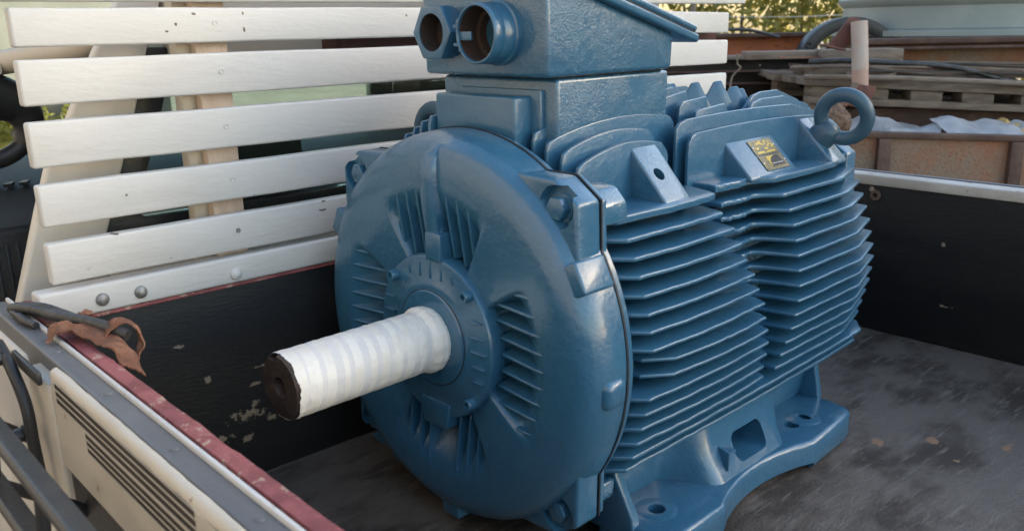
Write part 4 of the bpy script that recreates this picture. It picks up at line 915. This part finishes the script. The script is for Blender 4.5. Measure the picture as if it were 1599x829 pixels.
hose('bent_hose', [(1.20, 3.62, 0.60), (1.35, 3.6, 0.603), (1.52, 3.58, 0.592), (1.76, 3.56, 0.570), (2.03, 3.56, 0.505), (2.3, 3.6, 0.47)], 0.011, RUBBER, 'black hose arching over the pallet, uppermost of the hoses')
hose('bent_pipe', [(1.15, 3.7, 0.575), (1.4, 3.66, 0.575), (1.64, 3.62, 0.545), (1.85, 3.6, 0.525), (2.15, 3.6, 0.49)], 0.008, PALLETW, 'thin grey bent rod lying below the black hose', 'rod')
hose('bent_rod', [(1.33, 3.55, 0.552), (1.42, 3.54, 0.540), (1.50, 3.54, 0.546), (1.53, 3.56, 0.562)], 0.009, PALLETW, 'short pale bent rod on the pallet right of the pipe', 'rod')
hose('broken_plank', [(1.15, 3.52, 0.546), (1.4, 3.5, 0.540), (1.7, 3.5, 0.526), (2.1, 3.52, 0.500)], 0.011, PALLETW, 'rough broken stick along the front of the pallet', 'stick', 3)
sb_ = yroot('strip_bundle', 1.9, 3.75, 0.545); q9 = random.Random(17)
for k in range(16):
    b_ = 3.56 + q9.uniform(0, 0.35); z_ = 0.545 + 0.009 * (k % 8) + q9.uniform(0, 0.004); a0 = 1.25 + q9.uniform(-0.12, 0.5); a1 = min(2.7, a0 + q9.uniform(0.6, 1.3)); kk = q9.uniform(-0.08, -0.03); bo = q9.uniform(-0.025, 0.03)
    pts_ = [Vector(local(sb_, (a0 + (a1 - a0) * t / 8, b_ + 0.03 * math.sin(t * .5 + k), z_ + kk * (a0 + (a1 - a0) * t / 8 - 1.25) + bo * math.sin(PI * t / 8)))) for t in range(9)]
    bm = bmesh.new(); rows = []
    for p in pts_: rows.append([bm.verts.new(p + Vector((0, y_, z2))) for y_, z2 in ((-0.014, -0.003), (0.014, -0.003), (0.014, 0.003), (-0.014, 0.003))])
    for A, B in zip(rows, rows[1:]):
        for c_ in range(4): bm.faces.new((A[c_], A[(c_ + 1) % 4], B[(c_ + 1) % 4], B[c_]))
    bm.faces.new(rows[0]); bm.faces.new(rows[-1][::-1]); from_bm('strip', bm, (RUSTD, PALLETW, RUST, BLKST)[k % 4], sb_, 40)
tag(sb_, 'loose bundle of bent rusty steel strips on the pallet', 'steel strips')
# timber bearers and rusty beam above the pallet
tb_ = yroot('timber_bearer', 1.2, 3.85, 0.545)
for nm, lo, hi in (('bearer', (1.02, 3.9, 0.600), (1.36, 4.0, 0.635)), ('bearer', (1.33, 3.8, 0.575), (1.66, 3.95, 0.640)), ('packing_block', (1.24, 3.7, 0.536), (1.42, 3.95, 0.575))): yb(nm, tb_, lo, hi, PALLETW, 0.004)
tag(tb_, 'grey timber bearers beside the pink pipe', 'timber')
rbm = yroot('rusty_beam', 2.2, 4.1, 0.50)
o = yb('web', rbm, (1.60, 4.08, 0.525), (3.3, 4.10, 0.66), RUST); o = yb('top_flange', rbm, (1.58, 4.0, 0.652), (3.3, 4.2, 0.676), RUSTD, 0.004); yb('flange_plate', rbm, (1.60, 3.98, 0.628), (3.3, 4.18, 0.641), RUSTD, 0.003); yb('bottom_flange', rbm, (1.60, 4.0, 0.505), (3.3, 4.18, 0.5245), RUST, 0.003)
yb('support', rbm, (2.6, 4.05, GZ), (2.75, 4.14, 0.505), RUSTD)
tag(rbm, 'rusty red steel beam under the grey-green tank', 'beam')
# grey-green tank
tk = yroot('steel_tank', 2.45, 4.95, 0.68)
def loft(o): o.parent = tk; return o
lathe('shell', [(0.03, 0.0), (0.03, 0.60), (0.14, 0.605), (0.16, 0.63), (0.18, 0.635), (0.19, 0.62), (0.6, 0.61), (0.62, 0)], TANK, tk, 'z', 72)
lathe('base_flange', [(-0.005, 0.0), (-0.005, 0.66), (0.022, 0.66), (0.028, 0.60), (0.028, 0)], TANK, tk, 'z', 72)
tag(tk, 'large grey-green cylindrical steel tank on the rusty beam', 'tank')
bs = yroot('steel_stand', 2.45, 5.0); yb('stand_top', bs, (1.95, 4.5, 0.60), (3.1, 5.5, 0.674), RUSTD, 0.004)
for (a, b) in ((2.0, 4.55), (2.95, 4.55), (2.0, 5.4), (2.95, 5.4)): yb('leg', bs, (a, b, GZ), (a + 0.1, b + 0.1, 0.60), RUSTD)
tag(bs, 'dark steel stand carrying the grey-green tank', 'stand')
# pipe with rusty plates
pp = yroot('pipe_bracket', 1.325, 3.4, 0.44)
bm = bmesh.new(); tube_bm(bm, [Vector(local(pp, (1.330, 3.4, 0.500))), Vector(local(pp, (1.322, 3.4, 0.60))), Vector(local(pp, (1.313, 3.42, 0.752)))], 0.030, 20); from_bm('pipe', bm, PINK, pp, 50)
bm = bmesh.new(); tube_bm(bm, [Vector(local(pp, (1.3238, 3.400, 0.5805))), Vector(local(pp, (1.322, 3.4, 0.60))), Vector(local(pp, (1.313, 3.42, 0.754)))], 0.0304, 20); from_bm('pipe_paint', bm, PIPEG, pp, 50)
def yprism(name, pts, b0, b1, r, m, bev=0.002): return prism(name, [(a - r['a'], z - r['z']) for a, z in pts], 'y', b0 - r['b'], b1 - r['b'], m, r, bev)
yprism('top_plate', [(1.205, 0.655), (1.29, 0.772), (1.318, 0.768), (1.36, 0.742), (1.352, 0.69), (1.27, 0.655)], 3.452, 3.464, pp, RUSTR)
yprism('lip_plate', [(1.175, 0.668), (1.18, 0.676), (1.262, 0.655), (1.262, 0.648)], 3.39, 3.46, pp, RUSTR)
yprism('foot_plate', [(1.262, 0.450), (1.302, 0.528), (1.376, 0.514), (1.345, 0.43)], 3.352, 3.366, pp, RUSTR)
yprism('foot_lip', [(1.258, 0.446), (1.299, 0.532), (1.304, 0.530), (1.263, 0.444)], 3.34, 3.40, pp, RUST)
tag(pp, 'short faded pink pipe with rusty end plates standing by the pallet', 'pipe')
# dark curved channel
ar = yroot('curved_channel', 1.72, 4.62, 0.6)
bm = bmesh.new(); rows = []
for k in range(25):
    t = R_(172 - 150 * k / 24); ca, cz = 1.735, 0.53; ro_, ri_ = 0.245, 0.185
    rows.append([bm.verts.new(Vector(local(ar, (ca + 1.10 * r * math.cos(t), bb, cz + r * math.sin(t))))) for r, bb in ((ri_, 4.60), (ro_, 4.60), (ro_, 4.70), (ri_, 4.70))])
for A, B in zip(rows, rows[1:]):
    for k in range(4): bm.faces.new((A[k], A[(k + 1) % 4], B[(k + 1) % 4], B[k]))
bm.faces.new(rows[0]); bm.faces.new(rows[-1][::-1]); bevel_bm(bm, 0.006, 2, 50); from_bm('channel', bm, BLKST, ar, 40)
lathe('bolt_hole', [(0, 0.008), (-0.004, 0.015), (-0.006, 0.013), (-0.002, 0.007)], BLKST, ar, 'y', 16, local(ar, (1.515, 4.598, 0.64)))
tag(ar, 'black curved steel channel arching in front of the hedge', 'channel')
# orange beam and black sheets
ob = yroot('orange_beam', 1.2, 4.85, 0.58)
yb('web', ob, (0.3, 4.88, 0.592), (1.66, 4.90, 0.690), ORANGE); yb('top_flange', ob, (0.3, 4.80, 0.680), (1.68, 4.98, 0.700), RUSTD, 0.003); yb('bottom_flange', ob, (0.3, 4.82, 0.575), (1.68, 4.98, 0.592), ORANGE, 0.003)
for a in (0.4, 1.5): yb('prop', ob, (a, 4.86, GZ), (a + 0.08, 4.94, 0.575), RUSTD)
tag(ob, 'orange rusty steel beam below the hedge', 'beam')
hose('loose_cable', [(0.95, 4.7, 0.716), (1.12, 4.72, 0.722), (1.25, 4.72, 0.716), (1.40, 4.72, 0.678)], 0.008, BLKST, 'thin dark cable drooping over the orange beam', 'cable')
bx_ = yroot('dark_sheet_stack', 1.1, 4.4)
yb('back_sheet', bx_, (0.2, 4.3, GZ), (1.46, 4.36, 0.585), DARKP)
yb('top_edge', bx_, (0.2, 4.22, 0.590), (1.46, 4.34, 0.606), PALLETW, 0.003)
for z, d in ((0.535, 0), (0.478, 0.015)): yb('rolled_edge', bx_, (0.2, 4.235 - d, z - 0.006), (1.43 - d * 2, 4.30, z + 0.004), RUSTD, 0.003)
for a in (0.7, 1.19, 1.33): lathe('rivet', [(0, 0.005), (-0.004, 0.003), (-0.005, 0)], ALU, bx_, 'y', 10, local(bx_, (a, 4.299, 0.558)))
tag(bx_, 'stack of dark brown steel sheets behind the slatted rack end', 'steel sheets')
twg = hose('twig', [(0.885, 3.62, 0.50), (0.893, 3.62, 0.548), (0.918, 3.6, 0.582), (0.905, 3.6, 0.60), (0.906, 3.6, 0.64)], 0.004, PALLETW, 'dry bent twig standing behind the motor fins', 'twig')
# brown lump seen through the lifting eye
bm = bmesh.new(); bmesh.ops.create_icosphere(bm, subdivisions=4, radius=0.058)
for v in bm.verts: v.co *= 1 + 0.28 * abs(noise.noise(v.co * 42)) + 0.16 * noise.noise(v.co * 18)
lp = from_bm('rust_lump', bm, LUMPM, None, 0); lp.location = W(1.06, 2.93, 0.44); tag(lp, 'knobbly brown lump seen through the lifting eye ring', 'lump')
sp_ = yroot('rusty_post', 1.06, 2.95); yb('post', sp_, (1.02, 2.91, GZ), (1.10, 2.99, 0.385), RUSTD, 0.004); yb('post_cap', sp_, (1.005, 2.895, 0.385), (1.115, 3.0, 0.395), RUSTD, 0.002)
tag(sp_, 'rusty post carrying the brown lump beside the bin', 'post')

# ---- hedge and fence
def hedge(name, A, B, h, depth, nleaf, label, seed, size=0.075):
    rg_ = random.Random(seed); A = Vector(A); B = Vector(B); d = (B - A); L = d.length; d.normalize(); q = Vector((-d.y, d.x, 0))
    root = empty(name, (A + B) / 2); vs_, fs = [], []
    for k in range(nleaf):
        u = rg_.random() * L; t = rg_.random(); v = (rg_.random() - 0.5) * depth
        top = h * (0.86 + 0.16 * noise.noise(Vector((u * 0.8, seed, 0))) + 0.08 * noise.noise(Vector((u * 3, seed, 2))))
        z = t * top; dens = noise.noise(Vector((u * 1.7, z * 1.9, v * 1.5 + seed)))
        if dens < -0.22 and rg_.random() < 0.85: continue
        c = A + d * u + q * (v * (0.6 + 0.5 * noise.noise(Vector((u * 1.1, z, seed + 9))) + 0.3)) + Vector((0, 0, z))
        s = size * rg_.uniform(0.6, 1.4)
        n_ = Vector((rg_.gauss(0, 1), rg_.gauss(0, 1), rg_.gauss(0.4, 1))).normalized(); a = n_.orthogonal().normalized(); a.rotate(Matrix.Rotation(rg_.random() * 6.28, 3, n_)); b = n_.cross(a)
        i = len(vs_); c = c - root.location
        vs_ += [c - a * s, c - b * s * 0.38 + n_ * s * .1, c + a * s, c + b * s * 0.38 + n_ * s * .1]; fs.append((i, i + 1, i + 2, i + 3))
    me = bpy.data.meshes.new('leaves'); me.from_pydata([tuple(v) for v in vs_], [], fs); lo = finish(bpy.data.objects.new('leaves', me), LEAF, root, 0); lo['kind'] = 'stuff'
    for k in range(int(L * 1.6)):
        u = (k + 0.5) / (L * 1.6) * L; p = A + d * u - root.location
        tube('stem', [p, p + Vector((rg_.uniform(-.1, .1), rg_.uniform(-.1, .1), h * 0.45)), p + Vector((rg_.uniform(-.3, .3), rg_.uniform(-.3, .3), h * 0.85))], [0.03, 0.02, 0.008], PALLETW, root, 6)
    tag(root, label, 'hedge')
hp0, hp1 = W(-0.2, 10.4, GZ), W(6.5, 9.6, GZ)
hedge('hedge', hp0, hp1, 3.4, 1.3, 26000, 'sunlit yellow-green hedge behind the scrap yard', 4)
bw = empty('boundary_wall', (0, 9.2, GZ)); rel(box('wall', (-4, 9.1, GZ), (3.2, 9.3, 2.6), WALLM), bw); rel(box('coping', (-4.05, 9.05, 2.6), (3.25, 9.35, 2.7), CAPW), bw)
tag(bw, 'pale cream wall seen through the cab windows', 'wall')
hedge('hedge', (-2.0, 8.2, GZ), (2.6, 8.6, GZ), 1.25, 0.8, 4000, 'low green hedge seen through the cab windows', 9)
fn = empty('wire_fence', W(2.5, 9.0, GZ)); fo = -Vector(fn.location)
for k in range(4):
    a = -0.2 + 2.0 * k; o = tube('fence_post', [W(a, 9.0, GZ), W(a, 9.0, 0.95)], 0.03, PALLETW, fn, 8); o.location = fo
for z in (0.2, 0.5, 0.81):
    o = tube('wire', [W(-0.2 + 0.75 * k, 9.0, z - 0.015 * ((k % 3) == 1)) for k in range(9)], 0.004, WIRE, fn, 6); o.location = fo
tag(fn, 'thin wire fence in front of the sunlit hedge', 'fence')
